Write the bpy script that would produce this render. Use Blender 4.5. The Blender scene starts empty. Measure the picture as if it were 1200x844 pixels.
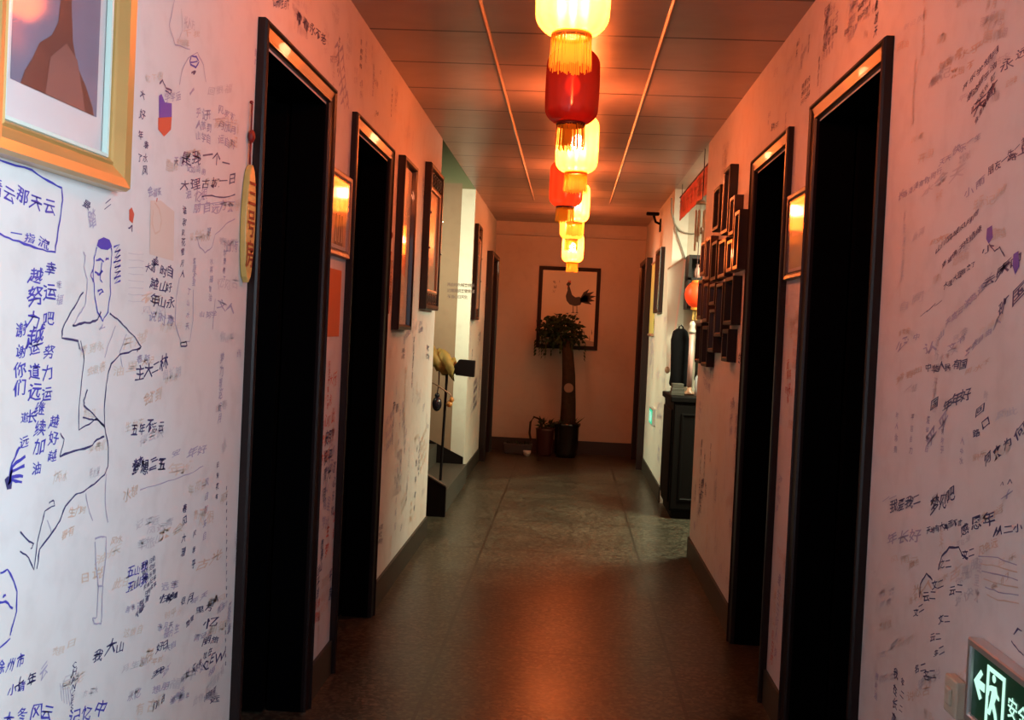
import bpy, bmesh, math, random
from mathutils import Matrix, Vector
C = bpy.context.scene.collection
S = bpy.context.scene
random.seed(7)
PI = math.pi
# ------------------------------------------------------------------ room dimensions (metres)
AL, AR, H, CEIL, END = 0.878, 0.808, 1.38, 2.583, 11.57
# ------------------------------------------------------------------ camera
YAW, PITCH, ROLL, SHY = -0.0552964, -0.0196371, 0.0465289, -13.6
F_ = 1200.0
fv = Vector((math.sin(YAW)*math.cos(PITCH), math.cos(YAW)*math.cos(PITCH), math.sin(PITCH)))
r0 = fv.cross(Vector((0, 0, 1))).normalized(); u0 = r0.cross(fv)
rv = r0*math.cos(ROLL) + u0*math.sin(ROLL)
uv = -r0*math.sin(ROLL) + u0*math.cos(ROLL)
cam = bpy.data.cameras.new('camera'); co = bpy.data.objects.new('camera', cam); C.objects.link(co)
cam.sensor_width = 36; cam.lens = 36; cam.shift_y = SHY/1200.0; cam.clip_start = 0.02
co.matrix_world = Matrix(((rv.x, uv.x, -fv.x, 0), (rv.y, uv.y, -fv.y, 0), (rv.z, uv.z, -fv.z, H), (0, 0, 0, 1)))
S.camera = co
# ------------------------------------------------------------------ colour management, world
S.view_settings.view_transform = 'Standard'; S.view_settings.look = 'None'
S.view_settings.gamma = 1.0; S.view_settings.use_curve_mapping = False
S.view_settings.exposure = 0.0
W = bpy.data.worlds.new('world'); S.world = W; W.use_nodes = True
W.node_tree.nodes['Background'].inputs[0].default_value = (0.6, 0.7, 1, 1)
W.node_tree.nodes['Background'].inputs[1].default_value = 0.02
# ------------------------------------------------------------------ daylight / foyer lamp / added far wall fill
def area(name, loc, target, sx, sy, power, col, spread=PI):
    l = bpy.data.lights.new(name, 'AREA'); l.shape = 'RECTANGLE'; l.size = sx; l.size_y = sy
    l.energy = power; l.color = col; l.spread = spread
    o = bpy.data.objects.new(name, l); C.objects.link(o); o.location = loc
    o.rotation_euler = (Vector(target)-Vector(loc)).to_track_quat('-Z', 'Y').to_euler()
    return o
area('daylight_window', (0.98, 0.35, 1.65), (-0.9, 0.95, 1.1), 1.3, 1.3, 54, (0.66, 0.86, 1.0), 2.1)
area('daylight_corridor', (0.0, -2.8, 1.7), (0.0, 3, 1.0), 1.3, 1.8, 1.5, (0.70, 0.80, 1.0))
area('foyer_lamp', (1.6, 7.15, 2.5), (0.1, 7.7, 0.0), 0.8, 0.9, 125, (0.95, 1.0, 0.66), 2.5)
area('far_wall_fill', (-2.7, 7.1, 2.9), (0.8, 9.6, 1.1), 0.6, 0.6, 24, (0.93, 1.0, 0.66), 0.9)  # unseen narrow spot, added to brighten the far right wall
LANT = 1.3          # overall strength of the lanterns

# ------------------------------------------------------------------ pixel rays onto the real surfaces (1200x844 frame)
def ray(x, y): return fv*F_ + rv*(x-600) + uv*(422+SHY-y)
def on_left(x, y):
    d = ray(x, y); t = -AL/d.x; return d.y*t, H+d.z*t
def on_right(x, y):
    d = ray(x, y); t = AR/d.x; return d.y*t, H+d.z*t
def on_depth(x, y, Y):
    d = ray(x, y); t = Y/d.y; return d.x*t, H+d.z*t

# ------------------------------------------------------------------ materials
def newmat(name):
    m = bpy.data.materials.new(name); m.use_nodes = True
    return m, m.node_tree.nodes, m.node_tree.links, m.node_tree.nodes['Principled BSDF']
def mat(name, col, rough=0.6, spec=0.5, metal=0, emit=None, es=0, coat=0, noise=0, nscale=20, bump=0, trans=0):
    m, N, Lk, b = newmat(name)
    b.inputs['Base Color'].default_value = (*col, 1); b.inputs['Roughness'].default_value = rough
    b.inputs['Specular IOR Level'].default_value = spec; b.inputs['Metallic'].default_value = metal
    b.inputs['Coat Weight'].default_value = coat
    if emit: b.inputs['Emission Color'].default_value = (*emit, 1); b.inputs['Emission Strength'].default_value = es
    if noise or bump:
        tc = N.new('ShaderNodeTexCoord'); n = N.new('ShaderNodeTexNoise'); n.inputs['Scale'].default_value = nscale
        n.inputs['Detail'].default_value = 6; Lk.new(tc.outputs['Object'], n.inputs['Vector'])
        if noise:
            mx = N.new('ShaderNodeMix'); mx.data_type = 'RGBA'
            mx.inputs['A'].default_value = (*[c*(1-noise) for c in col], 1); mx.inputs['B'].default_value = (*[min(1, c*(1+noise)) for c in col], 1)
            Lk.new(n.outputs['Fac'], mx.inputs['Factor']); Lk.new(mx.outputs['Result'], b.inputs['Base Color'])
        if bump:
            bp = N.new('ShaderNodeBump'); bp.inputs['Strength'].default_value = bump; bp.inputs['Distance'].default_value = 0.01
            Lk.new(n.outputs['Fac'], bp.inputs['Height']); Lk.new(bp.outputs['Normal'], b.inputs['Normal'])
    return m
def ramp(N, pts):
    r = N.new('ShaderNodeValToRGB'); e = r.color_ramp.elements
    e[0].position, e[0].color = pts[0][0], (*pts[0][1], 1); e[1].position, e[1].color = pts[-1][0], (*pts[-1][1], 1)
    for p, c in pts[1:-1]:
        q = e.new(p); q.color = (*c, 1)
    return r
def plaster(name, base, stain, amt=0.5):
    m, N, Lk, b = newmat(name)
    tc = N.new('ShaderNodeTexCoord')
    n1 = N.new('ShaderNodeTexNoise'); n1.inputs['Scale'].default_value = 1.6; n1.inputs['Detail'].default_value = 5
    n2 = N.new('ShaderNodeTexNoise'); n2.inputs['Scale'].default_value = 14; n2.inputs['Detail'].default_value = 8
    for n in (n1, n2): Lk.new(tc.outputs['Object'], n.inputs['Vector'])
    r = ramp(N, [(0.45, base), (0.75, stain)]); Lk.new(n1.outputs['Fac'], r.inputs['Fac'])
    r2 = ramp(N, [(0.5, (1, 1, 1)), (0.8, (0.84, 0.80, 0.80))]); Lk.new(n2.outputs['Fac'], r2.inputs['Fac'])
    mx = N.new('ShaderNodeMix'); mx.data_type = 'RGBA'; mx.blend_type = 'MULTIPLY'; mx.inputs['Factor'].default_value = amt
    Lk.new(r.outputs['Color'], mx.inputs['A']); Lk.new(r2.outputs['Color'], mx.inputs['B'])
    Lk.new(mx.outputs['Result'], b.inputs['Base Color'])
    bp = N.new('ShaderNodeBump'); bp.inputs['Strength'].default_value = 0.15; bp.inputs['Distance'].default_value = 0.004
    Lk.new(n2.outputs['Fac'], bp.inputs['Height']); Lk.new(bp.outputs['Normal'], b.inputs['Normal'])
    b.inputs['Roughness'].default_value = 0.62; b.inputs['Specular IOR Level'].default_value = 0.3
    return m
def emis(name, col, s):
    m = bpy.data.materials.new(name); m.use_nodes = True; N = m.node_tree.nodes; N.clear()
    e = N.new('ShaderNodeEmission'); o = N.new('ShaderNodeOutputMaterial'); e.inputs[0].default_value = (*col, 1); e.inputs[1].default_value = s
    m.node_tree.links.new(e.outputs[0], o.inputs[0]); return m
def shell(name, ecol, es, tint, tfac, gloss=0.06, rough=0.25):
    """lit lantern skin: glows itself and lets part of the bulb show through"""
    m = bpy.data.materials.new(name); m.use_nodes = True; N = m.node_tree.nodes; N.clear(); Lk = m.node_tree.links
    o = N.new('ShaderNodeOutputMaterial'); e = N.new('ShaderNodeEmission'); t = N.new('ShaderNodeBsdfTransparent'); g = N.new('ShaderNodeBsdfGlossy')
    d = N.new('ShaderNodeBsdfDiffuse'); ad = N.new('ShaderNodeAddShader')
    tc = N.new('ShaderNodeTexCoord'); sp = N.new('ShaderNodeSeparateXYZ'); Lk.new(tc.outputs['Object'], sp.inputs[0])
    at = N.new('ShaderNodeMath'); at.operation = 'ARCTAN2'; Lk.new(sp.outputs['Y'], at.inputs[0]); Lk.new(sp.outputs['X'], at.inputs[1])
    mu = N.new('ShaderNodeMath'); mu.operation = 'MULTIPLY'; mu.inputs[1].default_value = 12; Lk.new(at.outputs[0], mu.inputs[0])
    si = N.new('ShaderNodeMath'); si.operation = 'SINE'; Lk.new(mu.outputs[0], si.inputs[0])
    ma = N.new('ShaderNodeMapRange'); ma.inputs['From Min'].default_value = -1; ma.inputs['From Max'].default_value = 1
    ma.inputs['To Min'].default_value = es*0.8; ma.inputs['To Max'].default_value = es*1.1; Lk.new(si.outputs[0], ma.inputs['Value'])
    e.inputs[0].default_value = (*ecol, 1); Lk.new(ma.outputs[0], e.inputs[1])
    t.inputs[0].default_value = (*tint, 1); g.inputs[0].default_value = (1, 1, 1, 1); g.inputs[1].default_value = rough
    d.inputs[0].default_value = (*[c*0.6 for c in tint], 1)
    Lk.new(e.outputs[0], ad.inputs[0]); Lk.new(d.outputs[0], ad.inputs[1])
    m1 = N.new('ShaderNodeMixShader'); m1.inputs[0].default_value = tfac; Lk.new(ad.outputs[0], m1.inputs[1]); Lk.new(t.outputs[0], m1.inputs[2])
    m2 = N.new('ShaderNodeMixShader'); m2.inputs[0].default_value = gloss; Lk.new(m1.outputs[0], m2.inputs[1]); Lk.new(g.outputs[0], m2.inputs[2])
    Lk.new(m2.outputs[0], o.inputs[0]); return m
def pane(name):
    m = bpy.data.materials.new(name); m.use_nodes = True; N = m.node_tree.nodes; N.clear(); Lk = m.node_tree.links
    o = N.new('ShaderNodeOutputMaterial'); t = N.new('ShaderNodeBsdfTransparent'); g = N.new('ShaderNodeBsdfGlossy'); g.inputs[1].default_value = 0.07
    lw = N.new('ShaderNodeLayerWeight'); lw.inputs[0].default_value = 0.5
    pw = N.new('ShaderNodeMath'); pw.operation = 'POWER'; pw.inputs[1].default_value = 5; Lk.new(lw.outputs['Facing'], pw.inputs[0])
    fr = N.new('ShaderNodeMapRange'); fr.inputs['To Min'].default_value = 0.05; fr.inputs['To Max'].default_value = 0.32; Lk.new(pw.outputs[0], fr.inputs['Value'])
    mx = N.new('ShaderNodeMixShader'); Lk.new(fr.outputs[0], mx.inputs[0]); Lk.new(t.outputs[0], mx.inputs[1]); Lk.new(g.outputs[0], mx.inputs[2])
    Lk.new(mx.outputs[0], o.inputs[0]); return m

M = {}
M['wall'] = plaster('white_plaster', (0.64, 0.60, 0.585), (0.62, 0.52, 0.47), 0.6)
M['wall_clean'] = plaster('cream_plaster', (0.56, 0.54, 0.48), (0.48, 0.44, 0.38), 0.5)
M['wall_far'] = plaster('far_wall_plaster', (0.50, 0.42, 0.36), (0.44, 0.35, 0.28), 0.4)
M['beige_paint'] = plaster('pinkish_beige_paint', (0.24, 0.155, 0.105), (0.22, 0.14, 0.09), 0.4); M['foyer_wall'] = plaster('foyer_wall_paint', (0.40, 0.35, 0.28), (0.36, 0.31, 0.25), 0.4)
M['green_paint'] = mat('green_paint', (0.16, 0.15, 0.075), 0.6, noise=0.1, nscale=3)
M['casing'] = mat('dark_lacquered_wood', (0.012, 0.005, 0.005), 0.38, 0.3, coat=0.08, noise=0.3, nscale=8)
M['leaf'] = mat('shade_black_wood', (0.0015, 0.0015, 0.002), 0.9, 0.02)  # leaf and jamb near black: the doorway's darkness is put into the wood
M['dark_room'] = mat('room_shade_paint', (0.03, 0.03, 0.03), 0.9, 0.1)  # the rooms' shade is put into this colour, against lantern spill
M['skirt'] = mat('grey_skirting', (0.030, 0.024, 0.018), 0.5, 0.3, noise=0.3, nscale=12)
M['bar'] = mat('painted_ceiling_bar', (0.22, 0.15, 0.12), 0.35, 0.5)
# ceiling tiles
def ceiling_mat():
    m, N, Lk, b = newmat('ceiling_tiles')
    tc = N.new('ShaderNodeTexCoord'); sp = N.new('ShaderNodeSeparateXYZ'); Lk.new(tc.outputs['Object'], sp.inputs[0])
    def seam(out, off, per, wid):
        a = N.new('ShaderNodeMath'); a.operation = 'SUBTRACT'; a.inputs[1].default_value = off; Lk.new(sp.outputs[out], a.inputs[0])
        f = N.new('ShaderNodeMath'); f.operation = 'PINGPONG'; f.inputs[1].default_value = per/2; Lk.new(a.outputs[0], f.inputs[0])
        l = N.new('ShaderNodeMath'); l.operation = 'LESS_THAN'; l.inputs[1].default_value = wid; Lk.new(f.outputs[0], l.inputs[0]); return l
    s = seam('Y', 4.19, 0.505, 0.009)
    n = N.new('ShaderNodeTexNoise'); n.inputs['Scale'].default_value = 2.0; Lk.new(tc.outputs['Object'], n.inputs['Vector'])
    r = ramp(N, [(0.3, (0.27, 0.21, 0.18)), (0.7, (0.36, 0.29, 0.25))]); Lk.new(n.outputs['Fac'], r.inputs['Fac'])
    mx = N.new('ShaderNodeMix'); mx.data_type = 'RGBA'; Lk.new(s.outputs[0], mx.inputs['Factor']); Lk.new(r.outputs['Color'], mx.inputs['A']); mx.inputs['B'].default_value = (0.03, 0.02, 0.015, 1)
    Lk.new(mx.outputs['Result'], b.inputs['Base Color']); b.inputs['Roughness'].default_value = 0.36; b.inputs['Specular IOR Level'].default_value = 0.6
    # each tile sags a hair, which breaks the sheen from tile to tile
    w = N.new('ShaderNodeTexNoise'); w.inputs['Scale'].default_value = 5; Lk.new(tc.outputs['Object'], w.inputs['Vector'])
    bp = N.new('ShaderNodeBump'); bp.inputs['Strength'].default_value = 0.25; bp.inputs['Distance'].default_value = 0.02; Lk.new(w.outputs['Fac'], bp.inputs['Height']); Lk.new(bp.outputs['Normal'], b.inputs['Normal'])
    return m
def floor_mat():
    m, N, Lk, b = newmat('terrazzo_floor')
    tc = N.new('ShaderNodeTexCoord'); sp = N.new('ShaderNodeSeparateXYZ'); Lk.new(tc.outputs['Object'], sp.inputs[0])
    def seam(out, off, per, wid):
        a = N.new('ShaderNodeMath'); a.operation = 'SUBTRACT'; a.inputs[1].default_value = off; Lk.new(sp.outputs[out], a.inputs[0])
        f = N.new('ShaderNodeMath'); f.operation = 'PINGPONG'; f.inputs[1].default_value = per/2; Lk.new(a.outputs[0], f.inputs[0])
        l = N.new('ShaderNodeMath'); l.operation = 'LESS_THAN'; l.inputs[1].default_value = wid; Lk.new(f.outputs[0], l.inputs[0]); return l
    s1 = seam('X', -0.48, 0.97, 0.007); s2 = seam('Y', 0.35, 1.0, 0.008)
    mxm = N.new('ShaderNodeMath'); mxm.operation = 'MAXIMUM'; Lk.new(s1.outputs[0], mxm.inputs[0]); Lk.new(s2.outputs[0], mxm.inputs[1])
    v = N.new('ShaderNodeTexVoronoi'); v.inputs['Scale'].default_value = 70; Lk.new(tc.outputs['Object'], v.inputs['Vector'])
    n = N.new('ShaderNodeTexNoise'); n.inputs['Scale'].default_value = 2.2; n.inputs['Detail'].default_value = 6; Lk.new(tc.outputs['Object'], n.inputs['Vector'])
    bw = N.new('ShaderNodeRGBToBW'); Lk.new(v.outputs['Color'], bw.inputs[0])
    r = ramp(N, [(0.25, (0.026, 0.023, 0.017)), (0.55, (0.054, 0.048, 0.035)), (0.85, (0.115, 0.102, 0.075))]); Lk.new(bw.outputs[0], r.inputs['Fac'])
    r2 = ramp(N, [(0.3, (0.6, 0.6, 0.6)), (0.7, (1.1, 1.05, 1.0))]); Lk.new(n.outputs['Fac'], r2.inputs['Fac'])
    mu = N.new('ShaderNodeMix'); mu.data_type = 'RGBA'; mu.blend_type = 'MULTIPLY'; mu.inputs['Factor'].default_value = 1; Lk.new(r.outputs['Color'], mu.inputs['A']); Lk.new(r2.outputs['Color'], mu.inputs['B'])
    mx = N.new('ShaderNodeMix'); mx.data_type = 'RGBA'; Lk.new(mxm.outputs[0], mx.inputs['Factor']); Lk.new(mu.outputs['Result'], mx.inputs['A']); mx.inputs['B'].default_value = (0.02, 0.015, 0.01, 1)
    Lk.new(mx.outputs['Result'], b.inputs['Base Color'])
    rr = N.new('ShaderNodeMapRange'); rr.inputs['To Min'].default_value = 0.22; rr.inputs['To Max'].default_value = 0.42; Lk.new(n.outputs['Fac'], rr.inputs['Value']); Lk.new(rr.outputs[0], b.inputs['Roughness'])
    n3 = N.new('ShaderNodeTexNoise'); n3.inputs['Scale'].default_value = 45; Lk.new(tc.outputs['Object'], n3.inputs['Vector'])
    bp = N.new('ShaderNodeBump'); bp.inputs['Strength'].default_value = 0.35; bp.inputs['Distance'].default_value = 0.003; Lk.new(n3.outputs['Fac'], bp.inputs['Height']); Lk.new(bp.outputs['Normal'], b.inputs['Normal'])
    b.inputs['Specular IOR Level'].default_value = 0.35
    return m
M['ceil'] = ceiling_mat(); M['floor'] = floor_mat()
M['ink_blue'] = mat('blue_marker', (0.055, 0.05, 0.36), 0.5)
M['ink_dark'] = mat('dark_blue_ink', (0.045, 0.04, 0.13), 0.5)
M['ink_pale'] = mat('faded_violet_ink', (0.36, 0.31, 0.42), 0.6)
M['ink_faint'] = mat('worn_grey_ink', (0.52, 0.46, 0.48), 0.6)
M['ink_orange'] = mat('faded_orange_marker', (0.60, 0.42, 0.33), 0.6)
M['ink_red'] = mat('red_marker', (0.55, 0.08, 0.05), 0.5)
M['ink_tan'] = mat('pale_orange_wash', (0.62, 0.49, 0.42), 0.6)
M['gold'] = mat('gilt_wood', (0.62, 0.36, 0.12), 0.33, 0.6, metal=0.45, coat=0.3, noise=0.15, nscale=6)
M['mount'] = mat('picture_mount_card', (0.66, 0.60, 0.60), 0.7)
M['glass'] = pane('picture_glass')
M['brown_wood'] = mat('brown_stained_wood', (0.055, 0.022, 0.013), 0.35, 0.4, coat=0.15, noise=0.3, nscale=10)
M['mid_wood'] = mat('light_brown_moulding', (0.30, 0.16, 0.10), 0.4, 0.5, noise=0.2, nscale=10)
M['dark_frame'] = mat('dark_red_wood', (0.014, 0.005, 0.005), 0.35, 0.4, coat=0.1, noise=0.3, nscale=9)
M['black_frame'] = mat('black_wood', (0.010, 0.006, 0.006), 0.5, 0.25, noise=0.3, nscale=9)
M['metal'] = mat('brushed_silver', (0.62, 0.60, 0.60), 0.35, 0.5, metal=0.8)
M['screw'] = mat('bright_screw', (0.9, 0.85, 0.75), 0.15, 0.5, metal=1)

# ------------------------------------------------------------------ mesh helpers
class MB:
    def __init__(s): s.v = []; s.f = []; s.m = []
    def quad(s, a, b, c, d, mi=0):
        i = len(s.v); s.v += [a, b, c, d]; s.f.append((i, i+1, i+2, i+3)); s.m.append(mi); return s
    def box(s, x0, x1, y0, y1, z0, z1, mi=0):
        i = len(s.v)
        s.v += [(x0, y0, z0), (x1, y0, z0), (x1, y1, z0), (x0, y1, z0), (x0, y0, z1), (x1, y0, z1), (x1, y1, z1), (x0, y1, z1)]
        for f in ((0, 3, 2, 1), (4, 5, 6, 7), (0, 1, 5, 4), (1, 2, 6, 5), (2, 3, 7, 6), (3, 0, 4, 7)):
            s.f.append(tuple(i+k for k in f)); s.m.append(mi)
        return s
    def poly(s, pts, mi=0):
        i = len(s.v); s.v += list(pts); s.f.append(tuple(range(i, i+len(pts)))); s.m.append(mi); return s
    def prism(s, pts, axis, a, b, mi=0):
        """2D outline extruded from a to b along axis 0/1/2"""
        def P(p, t): return {0: (t, p[0], p[1]), 1: (p[0], t, p[1]), 2: (p[0], p[1], t)}[axis]
        n = len(pts); i = len(s.v); s.v += [P(p, a) for p in pts]+[P(p, b) for p in pts]
        s.f.append(tuple(i+k for k in range(n))[::-1]); s.m.append(mi); s.f.append(tuple(i+n+k for k in range(n))); s.m.append(mi)
        for k in range(n):
            j = (k+1) % n; s.f.append((i+k, i+j, i+n+j, i+n+k)); s.m.append(mi)
        return s
    def lathe(s, prof, seg=24, c=(0, 0, 0), mi=0, rib=0, nrib=12):
        i = len(s.v); n = len(prof)
        for k in range(seg):
            a = 2*PI*k/seg; q = 1-rib*(0.5-0.5*math.cos(nrib*a)) if rib else 1
            for r, z in prof: s.v.append((c[0]+r*q*math.cos(a), c[1]+r*q*math.sin(a), c[2]+z))
        for k in range(seg):
            k2 = (k+1) % seg
            for j in range(n-1): s.f.append((i+k*n+j, i+k2*n+j, i+k2*n+j+1, i+k*n+j+1)); s.m.append(mi)
        return s
    def tube(s, pts, r, seg=8, mi=0, r1=None):
        pts = [Vector(p) for p in pts]; i = len(s.v); n = len(pts)
        for k, p in enumerate(pts):
            d = (pts[min(k+1, n-1)]-pts[max(k-1, 0)]).normalized()
            a = d.cross(Vector((0, 0, 1)) if abs(d.z) < .9 else Vector((1, 0, 0))).normalized(); b = d.cross(a)
            rr = r if r1 is None else r+(r1-r)*k/(n-1)
            for j in range(seg):
                t = 2*PI*j/seg; s.v.append(tuple(p+a*rr*math.cos(t)+b*rr*math.sin(t)))
        for k in range(n-1):
            for j in range(seg):
                j2 = (j+1) % seg; s.f.append((i+k*seg+j, i+k*seg+j2, i+(k+1)*seg+j2, i+(k+1)*seg+j)); s.m.append(mi)
        s.f.append(tuple(i+j for j in range(seg))[::-1]); s.m.append(mi)
        s.f.append(tuple(i+(n-1)*seg+j for j in range(seg))); s.m.append(mi); return s
    def ball(s, c, rx, ry=None, rz=None, seg=16, mi=0):
        ry = ry or rx; rz = rz or rx; i = len(s.v); n = seg//2
        for a in range(n+1):
            t = PI*a/n
            for k in range(seg):
                p = 2*PI*k/seg; s.v.append((c[0]+rx*math.sin(t)*math.cos(p), c[1]+ry*math.sin(t)*math.sin(p), c[2]-rz*math.cos(t)))
        for a in range(n):
            for k in range(seg):
                k2 = (k+1) % seg; s.f.append((i+a*seg+k, i+a*seg+k2, i+(a+1)*seg+k2, i+(a+1)*seg+k)); s.m.append(mi)
        return s
    def sweep(s, x0, x1, z0, z1, prof, mi=0, open_bottom=False):
        """moulding profile [(inset, height)] mitred round a rectangle lying in the local XZ plane, facing -Y"""
        i = len(s.v); n = len(prof)
        for u, d in prof:
            zb = z0 if open_bottom else z0+u
            s.v += [(x0+u, -d, zb), (x0+u, -d, z1-u), (x1-u, -d, z1-u), (x1-u, -d, zb)]
        sides = ((0, 1), (1, 2), (2, 3)) if open_bottom else ((0, 1), (1, 2), (2, 3), (3, 0))
        for k in range(n-1):
            for a, b in sides: s.f.append((i+4*k+a, i+4*k+b, i+4*(k+1)+b, i+4*(k+1)+a)); s.m.append(mi)
        return s
    def build(s, name, mats, parent=None, smooth=False, bevel=0):
        me = bpy.data.meshes.new(name); me.from_pydata(s.v, [], s.f)
        for m in (mats if isinstance(mats, (list, tuple)) else [mats]): me.materials.append(m)
        me.polygons.foreach_set('material_index', s.m)
        if smooth: me.polygons.foreach_set('use_smooth', [True]*len(s.f))
        bm = bmesh.new(); bm.from_mesh(me)
        if smooth or bevel: bmesh.ops.remove_doubles(bm, verts=bm.verts, dist=1e-5)
        if len(bm.faces) < 60000: bmesh.ops.recalc_face_normals(bm, faces=bm.faces)
        bm.to_mesh(me); bm.free()
        o = bpy.data.objects.new(name, me); C.objects.link(o)
        if parent: o.parent = parent
        if bevel:
            md = o.modifiers.new('bevel', 'BEVEL'); md.width = bevel; md.segments = 2; md.limit_method = 'ANGLE'
        return o
def tag(o, label=None, cat=None, group=None, kind=None):
    for k, v in (('label', label), ('category', cat), ('group', group), ('kind', kind)):
        if v: o[k] = v
    return o
def thing(name, label, cat, loc=(0, 0, 0), rz=0, group=None):
    o = bpy.data.objects.new(name, None); C.objects.link(o); o.empty_display_size = .1
    o.location = loc; o.rotation_euler = (0, 0, rz); return tag(o, label, cat, group)
def struct(o): o['kind'] = 'structure'; return o
def copy_tree(o, parent=None):
    c = o.copy(); C.objects.link(c)
    if parent: c.parent = parent
    for ch in list(o.children): copy_tree(ch, c)
    return c
ROT = {'L': PI/2, 'R': -PI/2, 'E': 0}
def wall_loc(side, Y, z): return {'L': (-AL, Y, z), 'R': (AR, Y, z), 'E': (Y, END, z)}[side]

# ------------------------------------------------------------------ handwriting on the walls
INKS = ['ink_blue', 'ink_dark', 'ink_pale', 'ink_faint', 'ink_orange', 'ink_red', 'ink_tan']
_gl = {}
def glyph(ch):
    if ch not in _gl:
        c = bpy.data.curves.new('g', 'FONT'); c.body = ch; c.resolution_u = 1; c.offset = 0.012
        o = bpy.data.objects.new('g', c); C.objects.link(o)
        me = bpy.data.meshes.new_from_object(o.evaluated_get(bpy.context.evaluated_depsgraph_get()))
        vs = [(v.co.x, v.co.y) for v in me.vertices]; fs = [tuple(p.vertices) for p in me.polygons]
        xs = [v[0] for v in vs] or [0, .5]
        cjk = ord(ch) > 0x2000
        _gl[ch] = (vs, fs, 1.0 if cjk else (max(xs)+.08))
        bpy.data.objects.remove(o); bpy.data.curves.remove(c); bpy.data.meshes.remove(me)
    return _gl[ch]
class Wall2D:
    """wall coordinates: s runs to the reader's right, z up"""
    def __init__(w, side, mb): w.side = side; w.mb = mb; w.off = 0.0006
    def P(w, s, z, k=0): return (-AL+w.off+k, s, z) if w.side == 'L' else (AR-w.off-k, -s, z)
    def px(w, x, y):
        if w.side == 'L': return on_left(x, y)
        Y, z = on_right(x, y); return -Y, z
    def text(w, s, z, size, txt, ink, ang=0, adv=1.0, vert=False, jit=1.0, stretch=1.0):
        mi = 1+INKS.index(ink); ca, sa = math.cos(ang), math.sin(ang); pen = 0
        for ch in txt:
            vs, fs, wd = glyph(ch)
            if ch != ' ':
                r = random.uniform(-.12, .12)*jit; sc = size*random.uniform(.82, 1.15); sh = random.uniform(-.05, .3)*jit
                dy = random.uniform(-.1, .1)*size; i = len(w.mb.v)
                ph = random.uniform(0, 6)
                for x, y in vs:
                    x += .05*math.sin(7*y+ph); y += .05*math.sin(6*x+ph*2)
                    X = (x+sh*y)*sc*stretch; Yv = y*sc; xr = X*math.cos(r)-Yv*math.sin(r); yr = X*math.sin(r)+Yv*math.cos(r)
                    if vert: lx, ly = xr, yr-pen
                    else: lx, ly = pen+xr, yr+dy
                    w.mb.v.append(w.P(s+lx*ca-ly*sa, z+lx*sa+ly*ca))
                for f in fs: w.mb.f.append(tuple(i+k for k in f)); w.mb.m.append(mi)
            pen += (size*1.05 if vert else wd*size*stretch)*adv*random.uniform(.92, 1.1)
        return pen
    def line_px(w, p0, p1, hpx, txt, ink, **k):
        a = w.px(*p0); b = w.px(*p1); L = math.hypot(b[0]-a[0], b[1]-a[1]); ang = math.atan2(b[1]-a[1], b[0]-a[0])
        Y = abs(a[0]+b[0])/2; size = hpx*Y/F_
        n = sum(glyph(c)[2] for c in txt); w.text(a[0], a[1], size, txt, ink, ang=ang, stretch=L/(n*size), **k)
    def col_px(w, x, y, y1, hpx, txt, ink, **k):
        a = w.px(x, y); b = w.px(x, y1); size = hpx*abs(a[0])/F_
        w.text(a[0], a[1]-size, size, txt, ink, vert=True, adv=(a[1]-b[1])/(len(txt)*size*1.05), stretch=k.pop('stretch', 1.25), **k)
    def stroke(w, pts, width, ink, wob=0.0):
        mi = 1+INKS.index(ink); pts = [Vector(p) for p in pts]; n = len(pts); i = len(w.mb.v)
        for k, p in enumerate(pts):
            d = (pts[min(k+1, n-1)]-pts[max(k-1, 0)]); d = d.normalized() if d.length else Vector((1, 0)); q = Vector((-d.y, d.x))*width/2*random.uniform(.6, 1.2)
            if wob: p = p+Vector((random.uniform(-wob, wob), random.uniform(-wob, wob)))
            w.mb.v += [w.P(p.x+q.x, p.y+q.y, .0002), w.P(p.x-q.x, p.y-q.y, .0002)]
        for k in range(n-1): w.mb.f.append((i+2*k, i+2*k+2, i+2*k+3, i+2*k+1)); w.mb.m.append(mi)
    def stroke_px(w, pts, wpx, ink, sub=3):
        P = [w.px(*p) for p in pts]; out = []
        for k in range(len(P)-1):
            for t in range(sub):
                a = t/sub; out.append((P[k][0]*(1-a)+P[k+1][0]*a, P[k][1]*(1-a)+P[k+1][1]*a))
        out.append(P[-1]); Y = abs(P[0][0]); w.stroke(out, 1.25*wpx*Y/F_, ink, wob=.0012)
    def blob_px(w, pts, ink):
        mi = 1+INKS.index(ink); i = len(w.mb.v)
        for p in pts: s, z = w.px(*p); w.mb.v.append(w.P(s, z, .0001))
        w.mb.f.append(tuple(range(i, i+len(pts)))); w.mb.m.append(mi)
POOL = '我们在这里很开心天下家人生如梦风花雪月山水大理古城旅行青春永远快乐幸福平安加油到此一游爱你想年月日有朋自方来不亦说乎同学会再见时光记得回忆努力越运好'
def rnd(n): return ''.join(random.choice(POOL) for _ in range(n))
def scatter(w, s0, s1, z0, z1, n, inks, lo=.016, hi=.034, big=None):
    for _ in range(n):
        s = random.uniform(s0, s1); z = random.uniform(z0, z1); size = random.uniform(lo, hi); k = random.choice((2, 3, 4, 5, 6)); k = max(1, min(k, int((s1-s)/size)))
        ang = random.choice((0, 0, .1, .25, -.1)); rows = random.choice((1, 1, 2, 3, 4)); ink = random.choice(inks)
        if random.random() < .3: w.text(s, z, size, rnd(random.choice((3, 4, 6))), ink, vert=True); continue
        for r in range(rows):
            if z-r*size*1.25 < z0: break
            w.text(s+r*size*1.25*math.sin(ang), z-r*size*1.25*math.cos(ang), size, rnd(max(1, k-random.choice((0, 0, 1)))), ink, ang=ang)

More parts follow.
